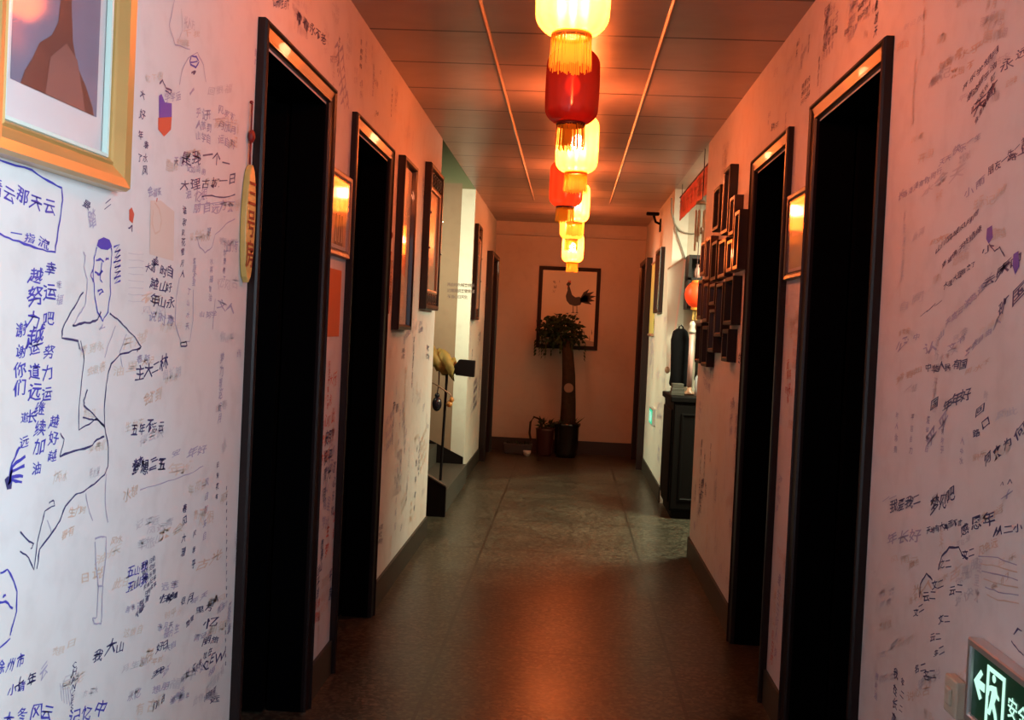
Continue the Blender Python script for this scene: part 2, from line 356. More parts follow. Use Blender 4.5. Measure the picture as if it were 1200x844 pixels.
def write_left(w):
    B, D, Pl, Fn, O, R_, T = INKS
    # the cloud with writing
    w.stroke_px([(-12, 183), (8, 190), (37, 200), (56, 212), (72, 220), (73, 235), (71, 250), (67, 275), (64, 296), (50, 293), (34, 288), (15, 281), (0, 275), (-12, 270)], 2.6, B)
    w.line_px((-14, 224), (66, 250), 22, '看云那天云', B)
    w.line_px((12, 279), (58, 292), 15, '一指流', B)
    # blue columns of characters
    w.col_px(33, 306, 410, 24, '越努力越', B, stretch=1.5); w.col_px(52, 300, 390, 20, '幸运吧', B, stretch=1.5)
    w.col_px(18, 375, 470, 20, '谢谢你们', B, stretch=1.4); w.col_px(34, 395, 500, 21, '运道远长', B, stretch=1.4); w.col_px(50, 400, 478, 19, '努力运', B, stretch=1.4)
    w.col_px(40, 470, 560, 18, '继续加油', B, stretch=1.4); w.col_px(57, 485, 540, 16, '越好越', B, stretch=1.4); w.col_px(24, 480, 540, 16, '道远', B, stretch=1.4)
    w.col_px(66, 325, 365, 12, '幸福', Pl)
    # the drawn woman in a robe
    w.blob_px([(113, 288), (115, 281), (121, 278), (128, 281), (131, 289), (126, 293), (118, 292)], B)
    w.stroke_px([(113, 289), (110, 303), (109, 318), (110, 335), (111, 350), (114, 366), (120, 376), (126, 366), (129, 345), (129, 318), (131, 298), (130, 290)], 1.8, B)
    for k in range(7): w.stroke_px([(133+k % 3, 290+k*6), (140, 287+k*6), (134, 296+k*6), (141, 293+k*6)], 1.9, B, 1)
    w.stroke_px([(112, 306), (117, 303), (121, 306)], 2.4, B); w.stroke_px([(123, 304), (127, 303)], 2, B); w.stroke_px([(111, 318), (116, 322), (120, 317)], 2.6, B)
    w.stroke_px([(119, 308), (117, 328), (120, 331)], 1.4, B); w.stroke_px([(114, 341), (118, 339), (121, 342), (116, 345)], 2, B); w.stroke_px([(108, 316), (106, 324), (109, 330)], 1.5, B)
    w.stroke_px([(97, 296), (100, 300), (98, 312), (102, 328), (101, 345), (99, 359), (93, 368), (85, 382)], 1.6, Pl)
    w.stroke_px([(97, 342), (88, 358), (82, 368), (73, 384), (72, 396), (91, 399), (93, 410)], 2.0, D)
    w.stroke_px([(85, 382), (95, 379), (105, 378), (114, 375), (118, 366)], 2.4, D)
    w.stroke_px([(128, 367), (137, 374), (148, 385), (158, 396), (165, 407), (160, 412)], 1.8, D)
    w.stroke_px([(120, 380), (116, 386), (123, 383)], 1.4, Pl); w.stroke_px([(135, 382), (128, 400), (122, 420)], 1.2, Pl); w.stroke_px([(148, 392), (140, 412), (143, 430)], 1.2, Pl)
    w.stroke_px([(94, 400), (97, 412), (98, 421), (95, 450), (92, 478), (92, 504), (104, 497), (112, 491), (122, 500)], 1.6, D)
    w.stroke_px([(98, 421), (97, 414), (93, 408)], 1.6, Pl)
    w.stroke_px([(165, 407), (150, 413), (140, 416), (130, 426), (126, 440), (124, 455), (122, 480), (122, 499), (127, 525), (126, 546), (122, 556), (110, 567), (98, 576), (88, 580), (76, 593), (70, 611), (62, 623), (46, 643), (43, 666)], 1.7, D)
    w.stroke_px([(102, 457), (98, 470), (98, 476), (108, 484), (122, 500)], 2.0, D); w.stroke_px([(97, 489), (108, 492), (114, 491)], 1.6, D)
    w.stroke_px([(70, 535), (86, 529), (105, 524), (113, 516), (122, 511)], 2.6, D)
    w.stroke_px([(57, 590), (62, 586), (64, 592), (52, 600), (48, 615), (43, 637), (39, 669), (33, 653), (23, 646)], 1.6, D)
    w.stroke_px([(23, 623), (31, 632), (39, 638), (36, 644)], 1.7, D)
    w.stroke_px([(70, 535), (75, 515), (70, 508)], 1.6, D); w.stroke_px([(55, 610), (60, 625)], 1.2, Pl)
    w.stroke_px([(100, 578), (103, 595), (108, 611)], 1.4, Pl); w.stroke_px([(124, 556), (123, 590), (126, 612)], 1.4, Pl)
    w.stroke_px([(111, 632), (118, 629), (124, 629), (124, 650), (120, 687), (115, 687), (112, 660), (111, 635)], 1.7, Pl)
    w.stroke_px([(115, 687), (113, 724), (108, 725), (110, 731), (118, 731), (119, 724), (120, 687)], 1.7, Pl)
    # blue leaf
    for e in ((23, 524), (29, 534), (28, 546), (27, 558), (25, 566)): w.stroke_px([(9, 568), (14, (560+e[1])/2), e], 3.4, B)
    w.blob_px([(5, 562), (9, 558), (14, 563), (13, 573), (8, 574)], D)
    # lower left sketches
    w.stroke_px([(0, 672), (8, 668), (14, 676), (20, 694), (19, 716), (13, 738), (12, 744)], 2.4, B); w.stroke_px([(-4, 706), (6, 705), (14, 713)], 2.2, B)
    w.stroke_px([(3, 700), (6, 697)], 3, B); w.stroke_px([(-3, 762), (12, 748)], 2, B)
    w.line_px((-6, 790), (28, 778), 20, '徐州市', B); w.line_px((8, 818), (30, 806), 14, '小清', B)
    w.line_px((16, 812), (42, 798), 20, '十年', D); w.line_px((46, 800), (58, 788), 22, '云', Pl); w.line_px((2, 850), (58, 838), 18, '大冬风云', B)
    w.line_px((78, 848), (122, 836), 20, '记忆中', B)
    w.col_px(84, 775, 830, 10, 'CHANCES', D, stretch=1.6)
    for k in range(5): w.stroke_px([(70+k*3, 800+k*2), (72+k*3, 822+k*2)], 1, Pl)
    # top middle: the little flag figure, bird, faces
    w.stroke_px([(187, 98), (190, 94), (194, 103), (201, 106), (199, 110), (193, 106)], 1.8, D)
    w.blob_px([(186, 112), (189, 110), (193, 120), (201, 121), (201, 137), (186, 138)], B)
    w.blob_px([(185, 138), (201, 137), (200, 152), (192, 160), (185, 152)], R_)
    w.stroke_px([(222, 72), (224, 66), (230, 66), (233, 73), (229, 79), (223, 76), (222, 72)], 2.0, B); w.stroke_px([(223, 73), (231, 72)], 1.6, B); w.stroke_px([(224, 85), (229, 84), (226, 87)], 2, D)
    w.stroke_px([(210, 100), (213, 82), (220, 68), (231, 62), (238, 76), (241, 96)], 1.1, Pl)
    w.stroke_px([(222, 110), (227, 104)], 2.4, Pl); w.stroke_px([(204, 0), (198, 30), (205, 52), (222, 58)], 1.2, Pl); w.stroke_px([(212, 10), (214, 35), (208, 50)], 1, Fn)
    w.blob_px([(176, 235), (188, 235), (204, 248), (203, 306), (175, 298)], T)
    w.stroke_px([(181, 238), (186, 244), (189, 258), (187, 270), (181, 274), (178, 262), (179, 246)], 2.6, O); w.stroke_px([(183, 236), (184, 232)], 2, R_)
    w.blob_px([(151, 246), (154, 243), (157, 251), (155, 262), (151, 258)], R_); w.stroke_px([(150, 268), (155, 264), (154, 272)], 2, D)
    w.col_px(164, 100, 200, 13, '大好年了', D); w.col_px(168, 160, 210, 12, '幸水风', D)
    w.line_px((104, 268), (114, 262), 26, '踏', Pl); w.line_px((122, 246), (132, 240), 12, '二', D)
    w.line_px((96, 240), (106, 246), 14, '最', D)
    for r in range(3): w.line_px((229, 137+r*13), (248, 141+r*13), 13, rnd(3), Pl)
    for r in range(3): w.line_px((255, 132+r*17), (276, 142+r*16), 11, rnd(3), Pl)
    w.line_px((248, 143), (276, 146), 6, '一一', Pl)
    w.line_px((212, 190), (268, 196), 18, '是我一个一', D); w.line_px((210, 222), (276, 216), 14, '大理古城一日', D); w.line_px((218, 200), (240, 204), 10, rnd(4), Pl)
    w.stroke_px([(236, 230), (248, 229), (262, 232), (275, 228)], 1.4, D); w.stroke_px([(228, 240), (275, 236)], .9, Pl)
    w.line_px((226, 250), (274, 246), 13, '朋自远方来', Pl); w.col_px(214, 240, 325, 10, '谁家风花雪月人', 'ink_dark')
    w.col_px(243, 265, 285, 11, '班', Pl); w.stroke_px([(230, 278), (234, 290), (240, 296), (248, 290), (252, 275), (265, 262), (275, 256)], 1.2, Pl)
    for r in range(4): w.line_px((176-r, 318+r*19), (202, 324+r*19), 14, rnd(3), D if r < 3 else Pl)
    w.line_px((170, 318), (186, 312), 12, '大美', D); w.col_px(246, 300, 350, 9, rnd(5), Pl); w.col_px(226, 300, 335, 9, rnd(4), Pl); w.col_px(262, 280, 330, 9, rnd(5), Pl)
    w.stroke_px([(210, 325), (206, 350), (205, 380), (212, 402), (222, 400), (226, 375), (226, 340)], 1.1, Pl); w.col_px(219, 335, 392, 9, '丁山水天', Pl)
    w.stroke_px([(252, 350), (249, 386)], 1.2, Pl); w.line_px((254, 360), (274, 366), 12, '文人', Pl); w.stroke_px([(211, 402), (218, 401), (219, 405), (212, 406), (211, 402)], 1.4, D)
    for r in range(8): w.stroke_px([(150, 297+r*8), (168, 298+r*8)], .8, Fn)
    # mid
    w.line_px((157, 445), (196, 430), 18, '主大二林', D); w.line_px((160, 425), (175, 422), 12, rnd(2), Pl)
    for r in range(3): w.line_px((153, 510+r*11), (192, 503+r*10), 16, '五年不忘'[r:]+'云', D) if r == 0 else w.line_px((154, 555), (194, 548), 18, '梦想二五', D)
    w.line_px((200, 536), (212, 532), 9, '安', Pl); w.line_px((218, 538), (244, 530), 12, '年好', Pl)
    w.stroke_px([(164, 574), (190, 566), (210, 560), (226, 553), (238, 546)], 1.2, Pl)
    for r in range(2): w.line_px((147, 679+r*17), (172, 667+r*17), 13, '五山我', B)
    for r in range(5): w.line_px((165+r*1, 668+r*8), (182, 655+r*8), 7, rnd(4), D)
    w.col_px(214, 590, 655, 12, '春风大理', D); w.col_px(226, 620, 670, 10, rnd(3), D); w.col_px(240, 560, 640, 10, rnd(5), Pl); w.col_px(254, 540, 590, 8, rnd(4), D)
    for y in range(570, 700, 9): w.stroke_px([(265.5, y), (265, y+4)], 2, D)
    for y in range(730, 780, 9): w.stroke_px([(264, y), (264, y+5)], 2, D)
    w.line_px((108, 775), (144, 760), 16, '我大山', D)
    for i in range(40):
        x = random.uniform(145, 245); y = random.uniform(690, 835); w.line_px((x, y), (x+random.uniform(9, 20), y-random.uniform(3, 12)), random.uniform(7, 12), rnd(random.choice((1, 2, 3))), random.choice((Pl, D, Fn, Pl)))
    w.line_px((236, 786), (262, 770), 14, 'CEW', D)
    # washed out colours of older writing
    for _ in range(46):
        x = random.uniform(50, 262); y = random.uniform(400, 840); dx = random.uniform(12, 34)
        w.line_px((x, y), (min(266, x+dx), y-dx*.35), random.uniform(9, 17), rnd(random.choice((2, 3))), random.choice((T, T, O, Fn)))
    for _ in range(26):
        x = random.uniform(160, 285); y = random.uniform(5, 420); dx = random.uniform(12, 30)
        w.line_px((x, y), (min(278, x+dx), y-dx*.05), random.uniform(8, 15), rnd(random.choice((2, 3))), random.choice((T, Fn, Pl, O)))
    # beyond the first doorway
    scatter(w, 2.5, 2.72, 0.3, 2.5, 10, (Fn, T, Pl), .02, .03)
    scatter(w, 2.75, 4.9, 2.24, 2.52, 26, (Fn, Pl, D), .02, .036)
    for k in range(7): w.line_px((392+k*1.2, 55+k*11), (402+k*1.2, 64+k*11), 13, '人人', Pl)
    w.line_px((346, 22), (382, 55), 15, '青春永不老', D)
    scatter(w, 3.62, 3.90, 0.25, 1.28, 18, (O, Pl, R_, T, D), .03, .06)
    scatter(w, 4.85, 6.5, 0.2, 1.3, 46, (Pl, Fn, T, D, O), .025, .05)
    w.col_px(468, 480, 620, 9, '天下有风有雨人不归', Pl); w.col_px(488, 520, 600, 9, '心想事成吧', D)
    scatter(w, 4.85, 6.5, 1.3, 2.45, 18, (Fn, Pl), .02, .04)
    scatter(w, 9.05, 10.3, 0.5, 2.2, 26, (Pl, D, Fn), .04, .07)
def write_right(w):
    B, D, Pl, Fn, O, R_, T = INKS
    def L(p0, p1, h, t, ink, **k): w.line_px(p0, p1, h, t, ink, **k)
    for r in range(4): L((1128+r*5, 108+r*13), (1170-r*2, 62+r*14), 8, rnd(5), D)
    L((1140, 136), (1168, 108), 15, '天高', D)
    L((1172, 84), (1205, 60), 14, '永远', D); L((1052, 236), (1106, 200), 9, '长路漫漫有你同行', Pl); L((1100, 195), (1150, 160), 9, '天天快乐一生', Pl)
    L((1158, 206), (1205, 168), 11, '朋友一生一起', D); L((1180, 190), (1206, 176), 9, '路上', D); L((1130, 232), (1156, 214), 12, '小雨', Pl)
    L((1095, 222), (1128, 206), 14, '金天', Fn); L((1080, 232), (1094, 226), 9, '水', Fn)
    L((1096, 298), (1148, 250), 7, '山川异域风月同', D); L((1104, 316), (1150, 270), 8, '寄诸佛子共结缘', D); L((1106, 340), (1145, 308), 8, '大理大理我来了', D)
    L((1078, 374), (1105, 352), 8, '———', D); L((1108, 384), (1162, 330), 9, '天高云淡路还长', Pl); L((1150, 340), (1184, 310), 10, '云南', D)
    w.blob_px([(1157, 268), (1163, 264), (1164, 278), (1159, 286), (1156, 280)], B); w.stroke_px([(1160, 286), (1166, 295), (1172, 290), (1178, 300)], 1.6, D)
    w.blob_px([(1188, 298), (1194, 294), (1195, 312), (1190, 322), (1187, 312)], B); L((1166, 330), (1200, 300), 12, '大口', D); L((1170, 374), (1182, 364), 15, '班', D); L((1184, 360), (1208, 340), 22, '国', D)
    L((1050, 416), (1064, 396), 12, '公', Pl); L((1060, 400), (1078, 396), 9, '∴中', Pl); L((1082, 416), (1098, 406), 14, '认', Pl); L((1100, 400), (1108, 388), 10, '山', Pl)
    L((1084, 436), (1132, 432), 10, '中华人民有国', D); L((1110, 412), (1134, 396), 10, '文书', Pl); L((1130, 418), (1172, 380), 8, '来去自由人', Pl)
    L((1090, 482), (1100, 478), 12, '国', D); L((1104, 484), (1138, 462), 13, '年年好', D); L((1142, 490), (1156, 480), 12, '回', D)
    for r in range(4): w.col_px(1050+r*18, 480+r*3, 534-r, 9, rnd(4), Pl)
    L((1086, 530), (1112, 500), 20, '平平', Pl); L((1140, 512), (1160, 500), 11, '路口', D); w.col_px(1126, 510, 548, 9, '人中水', Pl)
    L((1154, 548), (1174, 532), 15, '何来', D); L((1176, 528), (1202, 508), 14, '为何', D); L((1172, 570), (1188, 566), 8, '∧∧', D); L((1172, 590), (1188, 582), 10, '十', Pl)
    L((1034, 590), (1050, 584), 9, '——', Pl); L((1042, 600), (1082, 590), 15, '我爱我二', D); L((1090, 602), (1122, 586), 20, '梦见吧', D)
    L((1086, 626), (1128, 614), 8, '天地有大美而不言', D); L((1126, 628), (1164, 612), 16, '感恩年', D); L((1164, 628), (1202, 622), 12, '从二小', D)
    L((1040, 640), (1078, 632), 14, '年长好', Pl); L((1044, 660), (1076, 662), 10, '风雨二', T)
    # the curly characters
    w.stroke_px([(1100, 668), (1104, 652), (1113, 642), (1124, 642), (1128, 650), (1134, 656)], 2.2, D); w.stroke_px([(1078, 700), (1079, 684), (1086, 672), (1093, 680)], 1.8, D)
    for p in ((1101, 668), (1128, 656), (1092, 692), (1112, 696), (1082, 704), (1070, 722), (1100, 732), (1090, 752), (1094, 770), (1072, 790), (1082, 796)): L(p, (p[0]+14, p[1]-4), 11, random.choice('名之云多文') + '二', D)
    for r in range(6): w.stroke_px([(1147+r*2, 652+r*9), (1170, 654+r*10), (1192+r*.5, 662+r*9)], 1.1, O if r % 2 else Pl)
    w.stroke_px([(1186, 752), (1192, 760), (1200, 768)], 1.4, D); L((1188, 744), (1200, 736), 8, '人', D)
    w.col_px(1048, 780, 850, 13, '我在长高', D); w.col_px(1056, 790, 840, 10, '年二二', D); w.col_px(1026, 785, 820, 9, rnd(3), Pl)
    L((1150, 300), (1165, 292), 9, '小', D)
    for _ in range(60):
        x = random.uniform(1050, 1180); y = random.uniform(5, 840); dx = random.uniform(10, 30)
        if y > 700: x = max(1030, x-60)
        w.line_px((x, y), (x+dx, y-dx*.5), random.uniform(7, 13), rnd(random.choice((2, 3))), random.choice((T, Fn, Fn, O)))
    scatter(w, -2.68, -2.0, .15, 2.5, 26, (Fn, T, T), .02, .03)
    scatter(w, -4.7, -2.76, 2.24, 2.5, 26, (Fn, Pl, D), .02, .035)
    scatter(w, -3.89, -3.6, 0.25, 1.5, 18, (O, Pl, T, R_), .03, .055)
    scatter(w, -6.3, -4.75, 0.2, 1.35, 40, (Pl, Fn, T, D), .03, .06)
    scatter(w, -6.3, -4.75, 1.35, 2.45, 14, (Fn, Pl), .02, .04)
    scatter(w, -10.4, -8.6, 0.3, 1.5, 20, (Pl, Fn), .04, .07)
    scatter(w, -1.7, -1.15, 0.2, 2.4, 50, (Pl, Fn, D, T), .02, .04)

# ------------------------------------------------------------------ structure
T_ = 0.12
D1, D2, D5 = (2.79, 3.52), (3.985, 4.71), (10.52, 11.30)
D4, D3 = (2.787, 3.518), (3.975, 4.655)
DT = 2.125
mb = MB()
def wl(y0, y1, z0=0, z1=CEIL, mi=0): mb.box(-AL-T_, -AL, y0, y1, z0, z1, mi)
for y0, y1 in ((-3.0, D1[0]), (D1[1], D2[0]), (D2[1], 6.62)): wl(y0, y1)
for d in (D1, D2): wl(*d, DT, CEIL)
write_left(Wall2D('L', mb))
wall_left = struct(mb.build('wall_left', [M['wall']]+[M[i] for i in INKS]))
mb = MB(); wl(8.975, D5[0]); wl(*D5, 2.1, CEIL); wl(D5[1], END)
struct(mb.build('wall_left_far', M['wall_clean']))
mb = MB()
def wr(y0, y1, z0=0, z1=CEIL, mi=0): mb.box(AR, AR+T_, y0, y1, z0, z1, mi)
for y0, y1 in ((-3.0, -0.35), (1.05, D4[0]), (D4[1], D3[0]), (D3[1], 6.43)): wr(y0, y1)
for d in (D4, D3): wr(*d, DT, CEIL)
wr(-0.35, 1.05, 0, 0.95); wr(-0.35, 1.05, 2.35, CEIL)
write_right(Wall2D('R', mb))
struct(mb.build('wall_right', [M['wall']]+[M[i] for i in INKS]))
mb = MB(); wr(8.47, D5[0]); wr(*D5, 2.1, CEIL); wr(D5[1], END)
struct(mb.build('wall_right_far', M['wall_clean']))
struct(MB().box(-1.2, 1.2, END, END+T_, 0, CEIL).build('wall_back', M['wall_far']))
struct(MB().box(-1.2, 1.2, -3.12, -3.0, 0, CEIL).build('wall_front', M['wall']))
# window light comes through, beside the camera
wf = MB().sweep(-0.7, 0.7, 0, 1.4, [(0, -.06), (0, .02), (.05, .02), (.05, -.06)]).build('window_1', M['mount']); wf.rotation_euler = (0, 0, -PI/2); wf.location = (AR, .35, .95); struct(wf)
# stairwell on the left
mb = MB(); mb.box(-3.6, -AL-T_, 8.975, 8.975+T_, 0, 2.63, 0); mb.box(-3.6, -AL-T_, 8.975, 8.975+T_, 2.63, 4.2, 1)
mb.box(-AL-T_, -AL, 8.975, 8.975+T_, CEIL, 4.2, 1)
for r in range(3):   # small lines written on the stairwell wall
    x0, z0 = on_depth(524, 331+r*7, 8.974); pen = 0
    for ch in rnd(8-2*(r == 2)):
        vs, fs, wd = glyph(ch); i = len(mb.v)
        for x, y in vs: mb.v.append((x0+pen+x*.034, 8.9742, z0-.03+y*.034))
        for f in fs: mb.f.append(tuple(i+k for k in f)); mb.m.append(2)
        pen += .03
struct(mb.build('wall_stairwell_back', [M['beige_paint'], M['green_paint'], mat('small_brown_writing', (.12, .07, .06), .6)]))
struct(MB().box(-3.6, -AL-T_, 6.62-T_, 6.62, 0, 4.2).box(-AL-T_, -AL, 6.50, 6.62, CEIL+.05, 4.2).build('wall_stairwell_front', M['wall_far']))
struct(MB().box(-3.7, -3.6, 6.5, 9.1, 0, 4.2).build('wall_stairwell_side', M['wall_far']))
struct(MB().box(-AL-.02, -AL+.10, 6.62, 8.975, CEIL+.05, 4.2).build('wall_stairwell_upper', M['green_paint']))
struct(MB().box(-3.7, -AL+.1, 6.5, 9.1, 4.2, 4.3).build('ceiling_stairwell', M['wall_clean']))
# foyer on the right
struct(MB().box(AR+T_, 3.4, 8.47, 8.47+T_, 0, CEIL).build('wall_foyer_back', M['foyer_wall']))
struct(MB().box(AR+T_, 3.4, 6.43-T_, 6.43, 0, CEIL).build('wall_foyer_front', M['foyer_wall']))
struct(MB().box(3.4, 3.5, 6.3, 8.6, 0, CEIL).build('wall_foyer_side', M['foyer_wall']))
struct(MB().box(AR+.0, 3.5, 6.31, 8.59, CEIL, CEIL+.05).build('ceiling_foyer', M['wall_clean']))
# dark rooms behind the doors
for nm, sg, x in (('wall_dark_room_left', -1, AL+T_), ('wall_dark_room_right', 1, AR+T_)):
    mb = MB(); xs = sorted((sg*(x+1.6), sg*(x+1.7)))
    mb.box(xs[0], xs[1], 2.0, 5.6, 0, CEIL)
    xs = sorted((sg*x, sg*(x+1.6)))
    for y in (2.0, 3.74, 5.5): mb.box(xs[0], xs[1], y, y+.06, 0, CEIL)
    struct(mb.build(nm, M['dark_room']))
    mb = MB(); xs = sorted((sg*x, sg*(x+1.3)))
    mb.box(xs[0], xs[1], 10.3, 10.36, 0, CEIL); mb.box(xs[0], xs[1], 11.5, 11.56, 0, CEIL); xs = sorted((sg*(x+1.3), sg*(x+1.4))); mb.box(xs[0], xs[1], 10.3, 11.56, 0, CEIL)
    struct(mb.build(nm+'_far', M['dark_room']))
# floor, ceiling
struct(MB().box(-3.7, 3.5, -3.1, END+.1, -0.1, 0).build('floor', M['floor']))
mb = MB(); mb.box(-AL, AR, -3.1, END+.1, CEIL, CEIL+.05)
for y0, y1 in ((-3.1, 6.5), (9.1, END+.1)): mb.box(-3.7, -AL, y0, y1, CEIL, CEIL+.05)
for y0, y1 in ((-3.1, 6.31), (8.59, END+.1)): mb.box(AR, 3.5, y0, y1, CEIL, CEIL+.05)
struct(mb.build('ceiling', M['ceil']))
for k, x in enumerate((-0.388, 0.318)):
    struct(MB().prism([(x-.008, CEIL), (x-.008, CEIL-.006), (x, CEIL-.010), (x+.008, CEIL-.006), (x+.008, CEIL)], 1, -3, 9.55).build('trim_%d' % (k+1), M['bar']))
struct(MB().prism([(END, 2.43), (END-.035, 2.44), (END-.05, 2.47), (END-.05, CEIL), (END, CEIL)], 0, -AL, AR).build('trim_3', M['wall_far']))
# baseboards
SK = .13
def skirt(name, side, segs):
    m = MB()
    for y0, y1 in segs:
        x0, x1 = (-AL, -AL+.012) if side == 'L' else (AR-.012, AR)
        m.box(x0, x1, y0, y1, 0, SK)
    return struct(m.build(name, M['skirt']))
skirt('baseboard_left', 'L', [(-3, 2.733), (3.578, 3.928), (4.768, 6.62)])
skirt('baseboard_left_far', 'L', [(8.975, 10.45)])
skirt('baseboard_right', 'R', [(-3, 2.730), (3.576, 3.918), (4.711, 6.43)])
skirt('baseboard_right_far', 'R', [(8.47, 10.45)])
struct(MB().box(-AL, AR, END-.015, END, 0, .145).build('baseboard_back', mat('dark_skirting', (.03, .02, .02), .5)))
struct(MB().box(AR, AR+T_, 6.43, 6.442, 0, SK).build('baseboard_foyer', M['skirt']))
# doors
CAS = [(0, 0), (0, .020), (.004, .026), (.013, .028), (.018, .021), (.040, .015), (.044, .019), (.052, .017), (.056, .010), (.056, .0)]
CASF = [(0, 0), (0, .060), (.008, .07), (.05, .07), (.056, .05), (.056, .0)]
def door(n, side, d, top, far=False):
    Y0, Y1 = d; w = (Y1-Y0)
    rt = thing('door_%d' % n, None, None, wall_loc(side, (Y0+Y1)/2, 0), ROT[side]); struct(rt)
    MB().sweep(-w/2-.055, w/2+.055, 0, top+.063, CASF if far else CAS, open_bottom=True).build('door_casing', M['casing'], rt, bevel=0)
    MB().sweep(-w/2-.0005, w/2+.0005, 0, top+.0005, [(0, .0), (.0, -.12), (.0015, -.12), (.0015, .0), (0, 0)], open_bottom=True).build('door_jamb', M['leaf'], rt)
    hinge = 1 if side == 'L' else -1          # the leaf stands open against the jamb farther from the camera
    m = MB(); xa = hinge*w/2
    lo, hi = sorted((xa-hinge*.045, xa-hinge*.004)); m.box(lo, hi, .125, .125+w-.03, .012, top-.012)
    lf = m.build('door_leaf', M['leaf'], rt)
    m = MB(); face = xa-hinge*.045
    for z0, z1 in ((.15, .95), (1.08, top-.15)):
        a, b = sorted((face, face-hinge*.008)); m.box(a, b, .125+.1, .125+w-.13, z0, z1)
    m.build('door_panel', M['leaf'], lf)
    m = MB(); m.tube([(face, .125+w-.09, 1.02), (face-hinge*.05, .125+w-.09, 1.02), (face-hinge*.05, .125+w-.2, 1.02)], .009).build('door_handle', M['leaf'], lf)
    return rt
door(1, 'L', D1, DT); door(2, 'L', D2, DT); door(3, 'R', D3, DT); door(4, 'R', D4, DT)
door(5, 'L', D5, 2.1, True); door(6, 'R', D5, 2.1, True)

# ------------------------------------------------------------------ lanterns
YL = dict(e=(1.0, 0.155, 0.010), t=(1.0, 0.62, 0.32))
M['lan_lit'] = shell('lit_yellow_lantern_skin', YL['e'], 21*LANT, YL['t'], 0.40)
M['lan_amber'] = shell('lit_amber_lantern_skin', (1.0, 0.16, 0.012), 5*LANT, (1, .5, .1), 0.25)
M['lan_red'] = shell('dim_red_lantern_skin', (1.0, 0.02, 0.01), 0.06*LANT, (.8, .05, .03), 0.12, 0.07, .18)
M['lan_orange'] = shell('lit_orange_red_lantern_skin', (1.0, 0.05, 0.008), 0.8*LANT, (.9, .1, .03), 0.12, 0.05, .2)
M['bulb'] = emis('lamp_bulb', (1.0, .46, .40), 330*LANT)
M['bulb_dim'] = emis('dim_lamp_bulb', (1.0, .25, .12), 5*LANT)
M['cap'] = mat('gilt_lantern_cap', (0.55, 0.22, 0.03), .35, metal=.3, emit=(1, .3, .02), es=.12)  # caps glow faintly by themselves, lamplight put into the gilt
M['cap_dark'] = mat('dark_red_lantern_cap', (0.10, 0.015, 0.008), .4)
def fringe_mat():
    m = bpy.data.materials.new('yellow_silk_fringe'); m.use_nodes = True; N = m.node_tree.nodes; N.clear(); Lk = m.node_tree.links
    o = N.new('ShaderNodeOutputMaterial'); d = N.new('ShaderNodeBsdfDiffuse'); t = N.new('ShaderNodeBsdfTranslucent'); mx = N.new('ShaderNodeMixShader')
    d.inputs[0].default_value = (.9, .5, .04, 1); t.inputs[0].default_value = (1, .6, .06, 1); mx.inputs[0].default_value = .65
    Lk.new(d.outputs[0], mx.inputs[1]); Lk.new(t.outputs[0], mx.inputs[2]); Lk.new(mx.outputs[0], o.inputs[0]); return m
M['fringe'] = fringe_mat(); M['cord'] = mat('dark_cord', (.05, .02, .02), .8)
HB = .285
def lantern(label, x, y, z, body, bulb, cap, scale=1.0, fringe=True):
    rt = thing('hanging_lantern', label, 'lantern', (x, y, z), 0, 'row of lanterns hanging from the ceiling')
    R = .105*scale; h = HB*scale
    prof = [(R*.50, 0)]
    for k in range(1, 8):
        a = PI/2*k/7; prof.append((R*(.50+.50*math.sin(a)), .055*scale*(1-math.cos(a))))
    for k in range(1, 6): prof.append((R*(1+.02*math.sin(PI*k/6)), .055*scale+(h-.11*scale)*k/6))
    for k in range(0, 8):
        a = PI/2*(1-k/7); prof.append((R*(.50+.50*math.sin(a)), h-.055*scale*(1-math.cos(a))))
    MB().lathe(prof, 48, rib=.03, nrib=12).build('lantern_body', M[body], rt, smooth=True)
    for nm, z0 in (('bottom_ring', -.012*scale), ('top_ring', h-.004*scale)):
        q = .52*R
        MB().lathe([(q*.86, z0), (q*1.04, z0), (q*1.08, z0+.008*scale), (q*1.04, z0+.016*scale), (q*.86, z0+.016*scale), (q*.86, z0)], 32).build(nm, M[cap], rt, smooth=True)
    MB().tube([(0, 0, h+.01), (0, 0, CEIL-z)], .003).ball((0, 0, CEIL-z-.006), .022, .022, .012).build('hanging_cord', M['cord'], rt)
    MB().ball((0, 0, h*.52), .032*scale, None, .042*scale, 16).build('bulb', M[bulb], rt, smooth=True)
    if fringe:
        m = MB(); n = 84; L = .098*scale
        for k in range(n):
            a = 2*PI*k/n; da = 2*PI/n*.42; r = R*.53+random.uniform(-.002, .002); l = L*random.uniform(.9, 1.05); fl = r*1.08
            m.quad((r*math.cos(a-da), r*math.sin(a-da), -.004), (r*math.cos(a+da), r*math.sin(a+da), -.004), (fl*math.cos(a+da), fl*math.sin(a+da), -l), (fl*math.cos(a-da), fl*math.sin(a-da), -l))
        tag(m.build('fringe', M['fringe'], rt))
    return rt
lantern('nearest glowing yellow lantern, largest and cut by the top of the photo', -.034, 2.93, 2.222, 'lan_lit', 'bulb', 'cap')
lantern('large dark red lantern just behind the nearest glowing yellow one', -.034, 4.06, 2.198, 'lan_red', 'bulb_dim', 'cap_dark')
lantern('glowing yellow lantern right behind the large dark red one', -.006, 5.14, 2.172, 'lan_lit', 'bulb', 'cap')
lantern('smaller orange red lantern, the second red one along the row', -.064, 6.46, 2.160, 'lan_orange', 'bulb_dim', 'cap_dark')
lantern('glowing yellow lantern partly hidden behind the smaller orange red one', -.002, 7.55, 2.180, 'lan_lit', 'bulb', 'cap')
lantern('amber lantern, last but one in the row before the back wall', -.023, 9.0, 2.185, 'lan_amber', 'bulb', 'cap')
